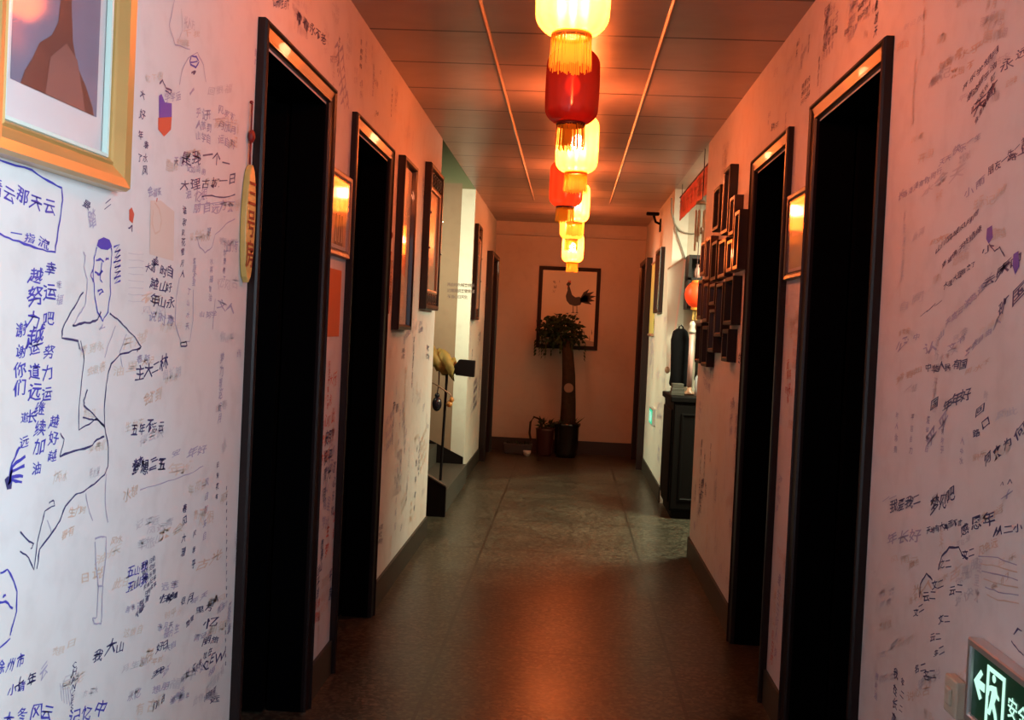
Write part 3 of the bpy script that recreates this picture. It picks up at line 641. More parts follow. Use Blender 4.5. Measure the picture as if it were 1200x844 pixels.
lantern('farthest lantern, small pale yellow, hanging lowest above the rooster picture', -.006, 10.08, 2.055, 'lan_lit', 'bulb', 'cap')

# ------------------------------------------------------------------ framed pictures
def picture(name, label, cat, side, Y0, Y1, z0, z1, prof, fm, art=None, mount=0, glass=True, group=None, artmat=None, d=.008, tilt=0):
    w, h = Y1-Y0, z1-z0
    rt = thing(name, label, cat, wall_loc(side, (Y0+Y1)/2, z0), ROT[side], group)
    fw = prof[-1][0]
    MB().sweep(-w/2, w/2, 0, h, [(0, .001)]+prof).build('frame', fm, rt)
    m = MB(); m.box(-w/2+fw-.004, w/2-fw+.004, -d, -.001, fw-.004, h-fw+.004, 0)
    mats = [artmat or M['mount']]
    if art: art(m, -w/2+fw+mount, w/2-fw-mount, fw+mount, h-fw-mount, d, mats)
    m.build('picture', mats, rt)
    if glass: MB().box(-w/2+fw-.003, w/2-fw+.003, -d-.006, -d-.004, fw-.003, h-fw+.003).build('glass', M['glass'], rt)
    return rt
def fl(m, pts, d, mi, k=1): m.poly([(x, -d-.0006*k, z) for x, z in pts], mi)
# gold framed picture, top left; silhouette read as a glass reflection, painted in
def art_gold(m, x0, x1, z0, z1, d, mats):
    mats += [mat('slate_blue_paint', (.15, .17, .25), .6, noise=.3, nscale=4), mat('red_brown_reflection', (.11, .045, .04), .6, noise=.4, nscale=9), mat('pink_reflection', (.20, .10, .09), .6, noise=.3, nscale=6)]
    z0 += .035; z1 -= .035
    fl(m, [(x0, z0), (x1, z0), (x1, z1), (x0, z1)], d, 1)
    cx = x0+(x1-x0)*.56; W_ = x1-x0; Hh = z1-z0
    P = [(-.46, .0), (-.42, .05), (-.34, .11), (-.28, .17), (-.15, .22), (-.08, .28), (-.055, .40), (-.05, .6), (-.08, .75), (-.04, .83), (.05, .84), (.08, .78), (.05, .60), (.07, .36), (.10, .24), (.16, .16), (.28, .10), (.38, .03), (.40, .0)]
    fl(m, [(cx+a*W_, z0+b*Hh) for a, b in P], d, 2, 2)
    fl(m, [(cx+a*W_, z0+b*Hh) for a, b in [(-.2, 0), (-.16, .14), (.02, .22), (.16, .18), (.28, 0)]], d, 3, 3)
GOLD = [(0, .028), (.005, .038), (.022, .034), (.034, .026), (.043, .020), (.048, .023), (.052, .020), (.055, .008)]
g = picture('gold_framed_picture', 'gold framed picture with a long necked brown reflection painted in, top left corner of the photo', 'picture', 'L', 1.44, 1.900, 1.604, 2.30, GOLD, M['gold'], art_gold, .032, d=.006)
MB().sweep(-.23+.0535, .23-.0535, .0535, .696-.0535, [(0, .010), (.002, .017), (.008, .017), (.011, .008)]).build('inner_trim', mat('pale_green_slip', (.55, .66, .60), .3, .6), g)
# small picture between the two left doors
def art_port(m, x0, x1, z0, z1, d, mats):
    mats += [mat('orange_sketch_paper', (.62, .33, .18), .6, noise=.35, nscale=14), mat('brown_sketch_lines', (.20, .07, .03), .6), mat('cream_sketch', (.80, .62, .42), .6)]
    fl(m, [(x0, z0), (x1, z0), (x1, z1), (x0, z1)], d, 1); W_, h = x1-x0, z1-z0
    for a, b, r in ((.35, .62, .14), (.62, .70, .13)):
        fl(m, [(x0+W_*a+r*W_*math.cos(t*.7), z0+h*b+r*h*.7*math.sin(t*.7)) for t in range(9)], d, 3, 2)
    for a, b in ((.2, .1), (.42, .06), (.6, .12)):
        fl(m, [(x0+W_*a, z0), (x0+W_*(a+.2), z0), (x0+W_*(a+.16), z0+h*.5), (x0+W_*(a+.03), z0+h*.5)], d, 2, 2)
        fl(m, [(x0+W_*(a+.07), z0+h*.05), (x0+W_*(a+.13), z0+h*.05), (x0+W_*(a+.1), z0+h*.45)], d, 3, 3)
SM = [(0, .016), (.004, .020), (.016, .018), (.022, .013), (.026, .015), (.03, .006)]
picture('small_framed_picture', 'small brown framed orange picture on the strip between the two left doors', 'picture', 'L', 3.592, 3.912, 1.615, 1.925, SM, M['mid_wood'], art_port, .012)
o = MB().box(-.125, .125, -.002, 0, 0, .25).build('paper_notice', mat('orange_paper', (.62, .13, .03), .7, noise=.15, nscale=5)); o.location = (-AL-.000, 3.735, 1.318); o.rotation_euler = (0, 0, PI/2)
tag(o, 'plain orange red paper square under the small picture between the left doors', 'paper')
# tall pictures further along the left wall
def art_scroll(m, x0, x1, z0, z1, d, mats):
    mats += [mat('aged_scroll_paper', (.60, .48, .36), .6, noise=.15, nscale=4), mat('scroll_border', (.62, .52, .46), .6), mat('reddish_wash', (.62, .22, .12), .6, noise=.4, nscale=9)]
    fl(m, [(x0, z0), (x1, z0), (x1, z1), (x0, z1)], d, 2); W_, h = x1-x0, z1-z0
    fl(m, [(x0+W_*.2, z0+h*.1), (x1-W_*.2, z0+h*.1), (x1-W_*.2, z1-h*.1), (x0+W_*.2, z1-h*.1)], d, 1, 2)
    fl(m, [(x0+W_*.3, z0+h*.34), (x1-W_*.25, z0+h*.30), (x1-W_*.22, z0+h*.5), (x0+W_*.5, z0+h*.58), (x0+W_*.3, z0+h*.5)], d, 3, 3)
TALL = [(0, .032), (.004, .038), (.018, .038), (.024, .030), (.03, .006)]
picture('tall_framed_picture', 'tall plain dark framed hanging picture after the second left door', 'picture', 'L', 5.0, 5.42, 1.345, 2.205, TALL, M['dark_frame'], art_scroll, .0)
def carved(label, side, Y0, Y1, z0, z1):
    w, h = Y1-Y0, z1-z0; s = w/.57
    rt = thing('carved_framed_mirror', label, 'mirror', wall_loc(side, (Y0+Y1)/2, z0), ROT[side])
    MB().sweep(-w/2, w/2, 0, h, [(0, .001), (0, .036), (.006, .042), (.026, .042), (.032, .034), (.036, .012)]).build('frame', M['dark_frame'], rt)
    lt, lb = h*.145, h*.115
    MB().box(-w/2+.03, w/2-.03, -.012, -.001, .03, h-.03).build('back_board', M['mount'], rt)
    MB().sweep(-w/2+.03, w/2-.03, lb, h-lt, [(0, .004), (0, .03), (.012, .034), (.022, .03), (.024, .013)]).build('inner_frame', M['mid_wood'], rt)
    MB().box(-w/2+.05, w/2-.05, -.016, -.012, lb+.02, h-lt-.02).build('mirror_panel', mat('tarnished_mirror', (.50, .42, .33), .25, .6, metal=.35), rt)
    for nm, za, zb in (('carved_top_panel', h-lt, h-.03), ('carved_bottom_panel', .03, lb)):
        m = MB(); n = 6; cw = (w-.06)/n
        m.box(-w/2+.03, w/2-.03, -.020, -.012, za, zb)
        for k in range(n):
            cx = -w/2+.03+cw*(k+.5); cz = (za+zb)/2; r = min(cw, zb-za)*.42
            pts = [(cx+r*math.cos(t*PI/5), -.028, cz+r*math.sin(t*PI/5)) for t in range(11)]
            m.tube(pts, .0055, 6); m.tube([(cx-r*.6, -.028, cz-r*.6), (cx+r*.6, -.028, cz+r*.6)], .005, 6); m.tube([(cx-r*.6, -.028, cz+r*.6), (cx+r*.6, -.028, cz-r*.6)], .005, 6)
        m.build(nm, M['dark_frame'], rt)
    for sx in (-1, 1):
        for f in (.42, .66): MB().ball((sx*(w/2-.015), -.044, h*f), .007, seg=10).build('brass_stud', M['screw'], rt)
    return rt
carved('dark carved wooden frame with lattice ends, last on the near left wall', 'L', 5.90, 6.46, 1.468, 2.32)
carved('narrow dark carved frame on the bright left wall beyond the stairs', 'L', 9.02, 9.40, 1.44, 2.29)
# picture between the two right doors
def art_plain(m, x0, x1, z0, z1, d, mats):
    mats += [mat('olive_photo_paper', (.42, .38, .22), .5, noise=.2, nscale=5), mat('pale_notice', (.60, .52, .40), .5)]
    fl(m, [(x0, z0), (x1, z0), (x1, z1), (x0, z1)], d, 1); W_, h = x1-x0, z1-z0
    fl(m, [(x0+W_*.15, z0+h*.5), (x1-W_*.15, z0+h*.5), (x1-W_*.15, z1-h*.12), (x0+W_*.15, z1-h*.12)], d, 2, 2)
picture('small_framed_picture', 'small framed olive picture on the strip between the two right doors', 'picture', 'R', 3.588, 3.895, 1.605, 1.922, SM, M['brown_wood'], art_plain, .01)

# the cluster of photo frames on the right wall
frs = [('A', 5.53, 5.76, 1.965, 2.20, 0), ('B', 5.20, 5.42, 1.915, 2.255, 2), ('C', 5.00, 5.15, 1.885, 2.075, 1), ('D', 4.83, 4.97, 1.705, 1.985, 2),
       ('E', 6.02, 6.22, 1.745, 1.945, 1), ('F', 5.79, 5.98, 1.705, 1.95, 1), ('G', 5.53, 5.74, 1.69, 1.905, 0), ('H', 5.22, 5.46, 1.69, 1.89, 2), ('I', 5.00, 5.17, 1.705, 1.865, 1),
       ('J', 6.06, 6.26, 1.485, 1.72, 1), ('K', 5.80, 6.00, 1.465, 1.69, 1), ('L', 5.53, 5.74, 1.555, 1.675, 2), ('M', 5.24, 5.48, 1.385, 1.665, 2), ('N', 4.92, 5.18, 1.445, 1.68, 0),
       ('O', 4.99, 5.18, 1.265, 1.425, 0), ('P', 6.02, 6.26, 1.225, 1.465, 0), ('Q', 5.72, 5.96, 1.215, 1.445, 0), ('R', 5.49, 5.70, 1.30, 1.535, 2)]
lab = {'A': 'black edged square frame at the top left of the right wall photo cluster', 'B': 'tall dark frame reaching highest in the right wall photo cluster',
       'C': 'small frame at the upper right of the photo cluster, right of the tallest frame', 'D': 'rightmost dark frame of the upper photo cluster, nearest to the door',
       'E': 'leftmost pale brown frame of the second row in the photo cluster', 'F': 'second frame from the left in the second row of the photo cluster',
       'G': 'black frame directly under the top left square frame of the photo cluster', 'H': 'frame directly under the tallest frame of the photo cluster',
       'I': 'small frame just left of the rightmost upper frame of the photo cluster', 'J': 'leftmost brown frame of the third row, behind the red ornament',
       'K': 'second brown frame from the left in the third row of the photo cluster', 'L': 'low wide frame in the middle of the third row of the photo cluster',
       'M': 'upright dark red frame in the lower middle of the photo cluster', 'N': 'large frame at the right end of the third row, nearest to the door',
       'O': 'lowest right black frame hanging alone under the large one of the photo cluster', 'P': 'big black frame at the bottom left of the photo cluster',
       'Q': 'black frame at the very bottom, second from the left of the photo cluster', 'R': 'dark red frame at the bottom middle of the photo cluster'}
PF = [(0, .040), (.003, .045), (.018, .045), (.022, .040), (.026, .006)]
ph = [mat('faded_photo', c, .45, noise=.5, nscale=22) for c in ((.16, .10, .09), (.20, .15, .13), (.07, .05, .055))]
FM = [M['black_frame'], M['brown_wood'], M['dark_frame']]
for k, (n, y0, y1, z0, z1, fm) in enumerate(frs):
    def art(m, a, b, c, e, d, mats, k=k):
        mats.append(ph[k % 3]); fl(m, [(a, c), (b, c), (b, e), (a, e)], d, 1)
    picture('photo_frame', lab[n], 'picture frame', 'R', y0, y1, z0, z1, PF, FM[fm], art, .018 if k % 2 else .006, group='photo frames clustered on the right wall')

# rooster painting on the back wall
def art_rooster(m, x0, x1, z0, z1, d, mats):
    mats += [mat('cream_painting_paper', (.66, .56, .44), .7, noise=.06, nscale=4), mat('ink_wash', (.05, .04, .04), .7), mat('comb_red', (.5, .10, .07), .7), mat('pale_ink', (.34, .28, .24), .7)]
    fl(m, [(x0, z0), (x1, z0), (x1, z1), (x0, z1)], d, 1); W_, h = x1-x0, z1-z0
    def Q(pts, mi, k=2): fl(m, [(x0+a*W_, z0+b*h) for a, b in pts], d, mi, k)
    Q([(.44, .66), (.46, .60), (.52, .55), (.62, .53), (.72, .55), (.76, .62), (.70, .66), (.62, .65), (.56, .68), (.53, .74), (.50, .80), (.46, .80), (.47, .74)], 2)
    Q([(.46, .80), (.50, .80), (.53, .83), (.50, .86), (.47, .85), (.44, .82)], 2); Q([(.47, .85), (.49, .88), (.50, .86), (.52, .88), (.53, .84)], 3, 3); Q([(.455, .80), (.47, .77), (.48, .80)], 3, 3)
    for t, l in ((.95, .26), (.6, .30), (.3, .30), (.0, .27), (-.3, .22)):
        a0 = (.72, .61); a1 = (a0[0]+l*math.cos(t), a0[1]+l*.75*math.sin(t)); n = (-math.sin(t)*.022, math.cos(t)*.022)
        Q([(a0[0]-n[0], a0[1]-n[1]), ((a0[0]+a1[0])/2-n[0]*1.4, (a0[1]+a1[1])/2-n[1]*1.4+.015), a1, ((a0[0]+a1[0])/2+n[0]*1.4, (a0[1]+a1[1])/2+n[1]*1.4+.015), (a0[0]+n[0], a0[1]+n[1])], 2)
    for a in (.58, .65): Q([(a, .54), (a+.012, .54), (a+.02, .45), (a+.05, .44), (a-.03, .435), (a+.005, .45)], 2)
    for a, b, s in ((.22, .84, .05), (.25, .78, .045), (.21, .72, .04), (.30, .86, .03)):
        for q in range(4): Q([(a+random.uniform(-s, s), b+random.uniform(-s, s)*.6), (a+random.uniform(-s, s), b+random.uniform(-s, s)*.6), (a+.01, b-.02)], 4)
    Q([(.0, .0), (1, 0), (1, .06), (.8, .09), (.6, .05), (.35, .10), (.15, .07), (0, .12)], 4)
    for q in range(14):
        a = random.uniform(.03, .97); b = random.uniform(.04, .2); Q([(a, b-.03), (a+.012, b), (a-.008, b+.06)], 2, 3)
rp = picture('rooster_painting', 'black framed ink painting of a rooster on the back wall', 'picture', 'E', -.372, .320, 1.175, 2.098, [(0, .022), (.004, .026), (.036, .026), (.044, .006)], mat('dark_brown_picture_frame', (.02, .007, .005), .6, .2), art_rooster, 0, glass=False)

# name plaques beside the doors
def plaque(label, side, Y, z0, h, w, txt, red=False):
    rt = thing('wooden_plaque', label, 'sign', wall_loc(side, Y, z0), ROT[side])
    out = []
    for k in range(21):
        t = k/20; a = math.sin(PI*t)**.45 if 0 < t < 1 else 0
        out.append((w/2*a, h*t))
    pts = out+[(-x, z) for x, z in out[-2:0:-1]]
    MB().prism(pts, 1, -.018, -.001).build('board', M['red_tag'] if red else M['plaque'], rt, bevel=.003)
    m = MB(); n = len(txt)
    for k, ch in enumerate(txt):
        vs, fs, wd = glyph(ch); i = len(m.v); sz = h*.25
        for x, y in vs: m.v.append(((x-.5)*sz*.85, -.0192, h*.80-k*h*.255-sz*.55+y*sz))
        for f in fs: m.f.append(tuple(i+q for q in f)); m.m.append(0)
    m.build('red_lettering', M['seal_red'], rt)
    m = MB(); m.tube([(0, -.008, h), (0, -.008, h+.06)], .003).tube([(0, -.008, h+.09), (0, -.008, h+.16)], .0025).ball((0, -.010, h+.075), .013, .009, .018)
    m.ball((0, -.006, h+.165), .005)
    m.build('red_knot_cord', M['seal_red'], rt, smooth=True)
    return rt
M['plaque'] = mat('yellow_varnished_wood', (.60, .36, .10), .4, noise=.3, nscale=12); M['red_tag'] = mat('dark_red_board', (.35, .06, .03), .4, noise=.3, nscale=12); M['seal_red'] = mat('red_lacquer', (.20, .01, .008), .5)
plaque('yellow oval wooden plaque with red characters left of the first left door', 'L', 2.690, 1.468, .315, .078, '三号房')
plaque('narrow dark red plaque with knotted cord right of the second left door', 'L', 4.835, 1.42, .30, .07, '四号房', True)

# exit sign and its wall box at the bottom right
rt = thing('exit_sign', 'lit green exit sign in a silver frame on the right wall, bottom right corner', 'exit sign', (AR, 1.976-.18, .681), -PI/2)
w, h = .36, .155
MB().sweep(-w/2, w/2, 0, h, [(0, .001), (0, .024), (.002, .028), (.012, .028), (.014, .024), (.015, .018)]).build('frame', M['metal'], rt)
MB().box(-w/2+.013, w/2-.013, -.020, -.001, .013, h-.013).build('panel', mat('dark_green_panel', (.003, .02, .012), .3, .5, emit=(0, .12, .05), es=.12), rt)
m = MB(); d = -.0212
def q(pts): m.prism([(a, .004+b*.93) for a, b in pts], 1, d, d+.001)
x0 = -w/2
q([(x0+.022, .083), (x0+.050, .113), (x0+.059, .107), (x0+.045, .091), (x0+.045, .091), (x0+.070, .091), (x0+.070, .075), (x0+.045, .075), (x0+.059, .060), (x0+.050, .053)])
dx = x0+.078; dw = .076
q([(dx, .022), (dx+.009, .022), (dx+.009, .125), (dx, .134)]); q([(dx, .134), (dx+.009, .125), (dx+dw-.009, .125), (dx+dw, .134)]); q([(dx+dw-.009, .022), (dx+dw, .022), (dx+dw, .134), (dx+dw-.009, .125)])
m.ball((dx+.030, d+.0005, .112), .0075, .001, .0075, 12)
q([(dx+.020, .100), (dx+.040, .104), (dx+.046, .092), (dx+.054, .088), (dx+.054, .082), (dx+.043, .085), (dx+.036, .070), (dx+.046, .055), (dx+.054, .034), (dx+.046, .030), (dx+.037, .050), (dx+.027, .060), (dx+.020, .042), (dx+.004, .042), (dx+.004, .050), (dx+.014, .051), (dx+.020, .070), (dx+.024, .090), (dx+.014, .088), (dx+.010, .076), (dx+.004, .078), (dx+.010, .096)])
m.build('arrow_and_running_figure', emis('exit_sign_glow', (.55, 1.0, .78), 1.15), rt)
m = MB(); pen = dx+dw+.014
for row, (txt, sz, zz) in enumerate((('安全出口', .040, .072), ('EXIT', .040, .030))):
    px_ = pen
    for ch in txt:
        vs, fs, wd = glyph(ch); i = len(m.v)
        for x, y in vs: m.v.append((px_+x*sz, d, zz+y*sz))
        for f in fs: m.f.append(tuple(i+k for k in f)); m.m.append(0)
        px_ += sz*(1.02 if ord(ch) > 999 else wd+.35)
m.build('lettering', emis('exit_lettering_glow', (.55, 1.0, .78), 1.15), rt)
ob = MB().box(-.032, .032, -.022, -.001, 0, .074).box(-.014, .014, -.028, -.02, .02, .055).build('wall_switch', mat('ivory_plastic', (.50, .44, .34), .4), bevel=.004)
ob.location = (AR, 2.064, .655); ob.rotation_euler = (0, 0, -PI/2); tag(ob, 'ivory wall switch box just left of the lit exit sign', 'switch')
# far green exit sign
rt = thing('exit_sign', 'tiny distant green exit sign low on the far right wall', 'exit sign', (AR, 9.42, .56), -PI/2)
MB().box(-.17, .17, -.03, 0, 0, .15).build('housing', M['metal'], rt, bevel=.003)
MB().box(-.155, .155, -.033, -.03, .012, .138).build('panel', emis('green_sign_glow', (.08, .8, .38), .9), rt)
for a in (-.1, 0.02): MB().prism([(a, .03), (a+.05, .03), (a+.05, .12), (a, .12)], 1, -.0345, -.0335).build('white_symbol', emis('sign_block_glow', (.6, 1, .8), 1.0), rt)
MB().prism([(.09, .075), (.12, .105), (.12, .045)], 1, -.0345, -.0335).build('arrow_symbol', emis('sign_symbol_glow', (.6, 1, .8), 1.0), rt)

# scroll and frame on the far right wall
rt = thing('hanging_scroll', 'yellow green hanging scroll on the far right wall near the last door', 'scroll', (AR, 10.12, 1.36), -PI/2)
MB().box(-.24, .24, -.012, -.004, .02, .72).build('scroll_cloth', mat('yellow_silk', (.50, .46, .14), .6, noise=.15, nscale=5), rt)
MB().tube([(-.26, -.012, .02), (.26, -.012, .02)], .014).build('bottom_roller', M['mid_wood'], rt); MB().tube([(-.25, -.012, .725), (.25, -.012, .725)], .01).build('top_rod', M['mid_wood'], rt)
picture('framed_notice', 'dark framed picture on the far right wall beside the yellow scroll', 'picture', 'R', 9.1, 9.62, 1.58, 2.16, [(0, .036), (.004, .042), (.03, .042), (.036, .006)], M['dark_frame'], art_plain, .02)

# red banner along the top of the foyer opening
rt = thing('red_banner', 'red fabric banner with dark writing strung under the ceiling on the right', 'banner', (AR+.03, 7.40, 2.305), -PI/2)
m = MB(); n = 40
for k in range(n):
    for (za, zb) in ((0, .19),):
        xa, xb = -.92+1.84*k/n, -.92+1.84*(k+1)/n; f = lambda x: .0015*math.sin(x*19)
        m.quad((xa, f(xa), za), (xb, f(xb), za), (xb, f(xb), zb), (xa, f(xa), zb)); m.quad((xa, f(xa)+.003, za), (xb, f(xb)+.003, za), (xb, f(xb)+.003, zb), (xa, f(xa)+.003, zb))
m.build('banner_cloth', mat('red_cloth', (.50, .035, .03), .6), rt, smooth=True)
red_print = mat('dark_red_print', (.22, .01, .01), .6)
for k, ch in enumerate('欢迎光临大理古城'):
    m = MB(); vs, fs, wd = glyph(ch); i = len(m.v)
    for x, y in vs: m.v.append((-.86+k*.22+x*.15, -.0085, .045+y*.14))
    for f in fs: m.f.append(tuple(i+q_ for q_ in f)); m.m.append(0)
    m.build('banner_character', red_print, rt)
MB().tube([(-.94, 0, .19), (.94, 0, .19)], .006).build('banner_rod', M['cord'], rt)
for x in (-.8, .8): MB().tube([(x, 0, .19), (x, 0, CEIL-2.305)], .003).build('banner_string', M['cord'], rt)

# wind chime at the corner of the right wall
cx, cz = on_depth(822, 262, 6.62)
rt = thing('wind_chime', 'brown wind chime hanging below the red banner at the right wall corner', 'wind chime', (cx, 6.62, 1.9))
ch_m = mat('bamboo_brown', (.28, .17, .10), .5, noise=.4, nscale=30)
MB().lathe([(0.0, .36), (.040, .345), (.042, .33), (0, .325)], 20).build('top_disc', ch_m, rt)
MB().tube([(0, 0, .345), (0, 0, CEIL-1.9)], .003).build('hanging_string', M['cord'], rt)
for k, L in enumerate((.24, .29, .20, .26, .17, .22)):
    a = 2*PI*k/6; x, y = .034*math.cos(a), .034*math.sin(a)
    MB().tube([(x, y, .33), (x, y, .29)], .0012, 5).tube([(x, y, .29), (x, y, .29-L)], .0075, 8).build('chime_tube', ch_m, rt)
MB().tube([(0, 0, .33), (0, 0, .1)], .0012, 5).ball((0, 0, .16), .016, None, .022).build('clapper', M['mid_wood'], rt, smooth=True)

# cables on the foyer wall
def dp(x, y, Y): a, b = on_depth(x, y, Y); return (a, Y, b)
m = MB(); Yw = 8.455
m.tube([dp(*p, Yw) for p in ((787, 232), (787, 250), (790, 262), (796, 270), (803, 273), (811, 274), (818, 273))], .007, 6)
m.tube([dp(*p, Yw) for p in ((789, 255), (792, 270), (796, 282), (801, 296), (803, 304))], .006, 6)
tag(m.build('electric_cable', mat('grey_cable', (.22, .19, .15), .6), smooth=True), 'thin grey cables drooping over the white foyer wall under the red banner', 'cable')

# pale tapering cloth
rt = thing('cloth_pennant', 'pale grey tapering cloth with pink edge hanging at the foyer corner', 'cloth', (.85, 8.40, 1.11))
A_, B_, C_, D_ = (.048, .895), (-.078, .80), (-.048, .0), (-.030, .0)
m = MB(); nf = 7
m.prism([B_, A_, D_, C_], 1, -.008, .004)
m.build('cloth_panel', mat('pale_grey_cloth', (.50, .46, .40), .8, noise=.1, nscale=8), rt)
MB().prism([A_, (A_[0]+.016, A_[1]-.004), (D_[0]+.014, D_[1]), D_], 1, -.012, .006).build('edge_trim', mat('pink_cloth', (.62, .40, .34), .8), rt)
MB().prism([B_, A_, (A_[0], A_[1]+.018), (B_[0], B_[1]+.018)], 1, -.016, .008).build('hanging_rod', M['mid_wood'], rt)
MB().ball((-.04, 0, -.01), .022, .02, .03).build('weight', M['mid_wood'], rt, smooth=True)

# dark cabinet in the foyer
M['cab'] = mat('black_brown_cabinet_wood', (.004, .003, .003), .6, .08, noise=.3, nscale=7)
rt = thing('sideboard_cabinet', 'black wooden cabinet standing at the far side of the foyer opening', 'cabinet', (1.13, 8.10, 0))
MB().box(-.32, .42, -.34, .36, .06, .88).build('carcass', M['cab'], rt, bevel=.006)
MB().box(-.345, .44, -.36, .365, .88, .925).build('cabinet_top', M['cab'], rt, bevel=.008)
MB().box(-.30, .40, -.32, .34, 0, .06).build('plinth', M['cab'], rt)
for a, b in ((-.31, .045), (.055, .41)):
    dr = MB().box(a, b, -.356, -.341, .08, .86).sweep(a+.05, b-.05, .14, .80, [(0, .356), (0, .364), (.012, .366), (.02, .357)]).build('cabinet_door', M['cab'], rt)
    MB().ball(((b-.03 if a < 0 else a+.03), -.366, .5), .012, seg=12).build('knob', M['mid_wood'], dr, smooth=True)
MB().box(-.333, -.321, -.30, .32, .12, .82).build('side_panel', M['cab'], rt, bevel=.004)
# things on and above the cabinet
sh = thing('wall_shelf', 'black open wall shelf above the foyer cabinet', 'shelf', (1.22, 8.33, 1.60))
bk = M['black_frame']
MB().box(-.30, .34, .10, .125, 0, .43).build('back_panel', bk, sh)
MB().box(-.30, .34, -.12, .10, .40, .43).build('top_board', bk, sh); MB().box(-.30, .34, -.12, .10, .0, .025).build('bottom_board', bk, sh); MB().box(-.30, .34, -.12, .10, .23, .25).build('middle_board', bk, sh)
for x in (-.30, .315): MB().box(x, x+.025, -.12, .10, .025, .40).build('side_board', bk, sh)
for k, (x, r, hh, c) in enumerate(((-.22, .028, .11, (.45, .22, .18)), (-.14, .022, .08, (.35, .12, .08)))):
    ob = MB().lathe([(0, 0), (r, 0), (r*1.1, hh*.3), (r*.7, hh*.7), (r*.35, hh*.85), (r*.5, hh), (0, hh)], 18).build('clay_jar', mat('clay_%d' % k, c, .5), smooth=True)
    ob.location = (1.22+x, 8.33-.03, 1.851); tag(ob, ('pink brown clay jar on the black wall shelf, nearer the corridor', 'small dark clay jar on the black wall shelf, deeper in the foyer')[k], 'jar')
rt = thing('red_lantern_ornament', 'round orange red fabric lantern hanging in front of the black wall shelf', 'lantern', (.972, 8.08, 1.60))
MB().ball((0, 0, .11), .088, .088, .105, 20).build('lantern_body', mat('red_silk', (.85, .06, .01), .45, emit=(1, .06, .01), es=.35), rt, smooth=True)
MB().lathe([(0, .205), (.035, .205), (.035, .22), (0, .222)], 20).build('top_cap', M['cap'], rt); MB().lathe([(0, -.01), (.035, -.01), (.035, .01), (0, .012)], 20).build('bottom_cap', M['cap'], rt)
MB().tube([(0, 0, .21), (0, 0, CEIL-1.6)], .003).build('hanging_cord', M['cord'], rt)
m = MB()
for k in range(10): m.tube([(.018*math.cos(k), .018*math.sin(k), -.01), (.02*math.cos(k), .02*math.sin(k), -.09)], .002, 5)
m.build('tassel', M['plaque'], rt)
rt = thing('candle_stand', 'slim pinkish post standing on the foyer cabinet below the red lantern', 'post', (.958, 8.10, .926))
MB().lathe([(0, 0), (.05, 0), (.05, .012), (.02, .03), (.017, .06), (0, .06)], 20).build('base', M['mid_wood'], rt, smooth=True)
MB().lathe([(.0, .06), (.021, .06), (.019, .48), (.0, .48)], 20).build('shaft', mat('pink_lacquer', (.42, .24, .22), .35), rt, smooth=True)
MB().lathe([(0, .48), (.026, .48), (.03, .50), (.018, .53), (.026, .55), (.012, .575), (0, .58)], 20).build('finial', mat('silvery_cap', (.6, .56, .5), .3, metal=.4), rt, smooth=True)
# black coats / bags hanging
def bag(label, x, y, z, w, h, d, m_):
    rt = thing('hanging_bag', label, 'bag', (x, y, z))
    mm = MB(); n = 14
    ringz = [0, .04, .2, .5, .8, .95, 1]; sc = [.88, 1, .94, 1, .98, .78, .4]
    i = 0
    for zz, s_ in zip(ringz, sc):
        for k in range(n):
            a = 2*PI*k/n; r = 1+.07*math.sin(3*a+zz*5); mm.v.append((w/2*s_*r*math.cos(a), d/2*s_*r*math.sin(a), h*zz))
    for j in range(len(sc)-1):
        for k in range(n): k2 = (k+1) % n; mm.f.append((j*n+k, j*n+k2, (j+1)*n+k2, (j+1)*n+k)); mm.m.append(0)
    mm.f.append(tuple(range(n))[::-1]); mm.m.append(0); mm.f.append(tuple((len(sc)-1)*n+k for k in range(n))); mm.m.append(0)
    mm.build('bag_body', m_, rt, smooth=True)
    MB().tube([(-w*.12, 0, h*.97), (-w*.1, 0, h*1.03), (0, 0, h*1.06), (w*.1, 0, h*1.03), (w*.12, 0, h*.97)], .006).build('strap', m_, rt, smooth=True)
    MB().tube([(0, 0, h*1.06), (0, 8.46-y, h*1.06)], .005).build('hook', M['metal'], rt)
    return rt
blk = mat('black_nylon', (.003, .003, .004), .8, .08)
bag('black bag hanging left of the pinkish post above the cabinet', .885, 8.22, .98, .15, .46, .13, blk)
bag('dark green bag hanging right of the pinkish post above the cabinet', 1.07, 8.26, 1.03, .12, .34, .12, mat('dark_green_nylon', (.03, .045, .035), .7))
ob = MB().lathe([(0, 0), (.035, 0), (.038, .01), (.038, .14), (.015, .17), (.015, .20), (0, .2)], 20).build('bottle', mat('pale_blue_plastic', (.40, .46, .50), .3), smooth=True)
ob.location = (1.02, 7.96, .926); tag(ob, 'pale bluish bottle on the foyer cabinet right of the pinkish post', 'bottle')
ob = MB().box(-.05, .05, -.06, .06, 0, .03).box(-.045, .05, -.055, .05, .03, .055).box(-.04, .045, -.05, .055, .055, .09).build('stack_of_notebooks', mat('dark_book_covers', (.05, .045, .035), .5), bevel=.003)
ob.location = (.845, 7.92, .926); tag(ob, 'small stack of dark notebooks on the corridor corner of the foyer cabinet', 'notebooks')

# small dark bracket with a lamp high on the far right wall
rt = thing('security_camera', 'small dark camera on an arm at the ceiling of the far right wall', 'camera', (AR-.05, 9.70, 2.44))
MB().tube([(.05, 0, -.02), (.0, 0, 0), (-.02, 0, .06)], .012).build('arm', M['cab'], rt, smooth=True)
MB().box(-.09, .03, -.03, .03, .06, .09).build('camera_body', M['cab'], rt, bevel=.008)
MB().box(.038, .05, -.05, .05, -.09, .03).build('wall_plate', M['cab'], rt, bevel=.004)

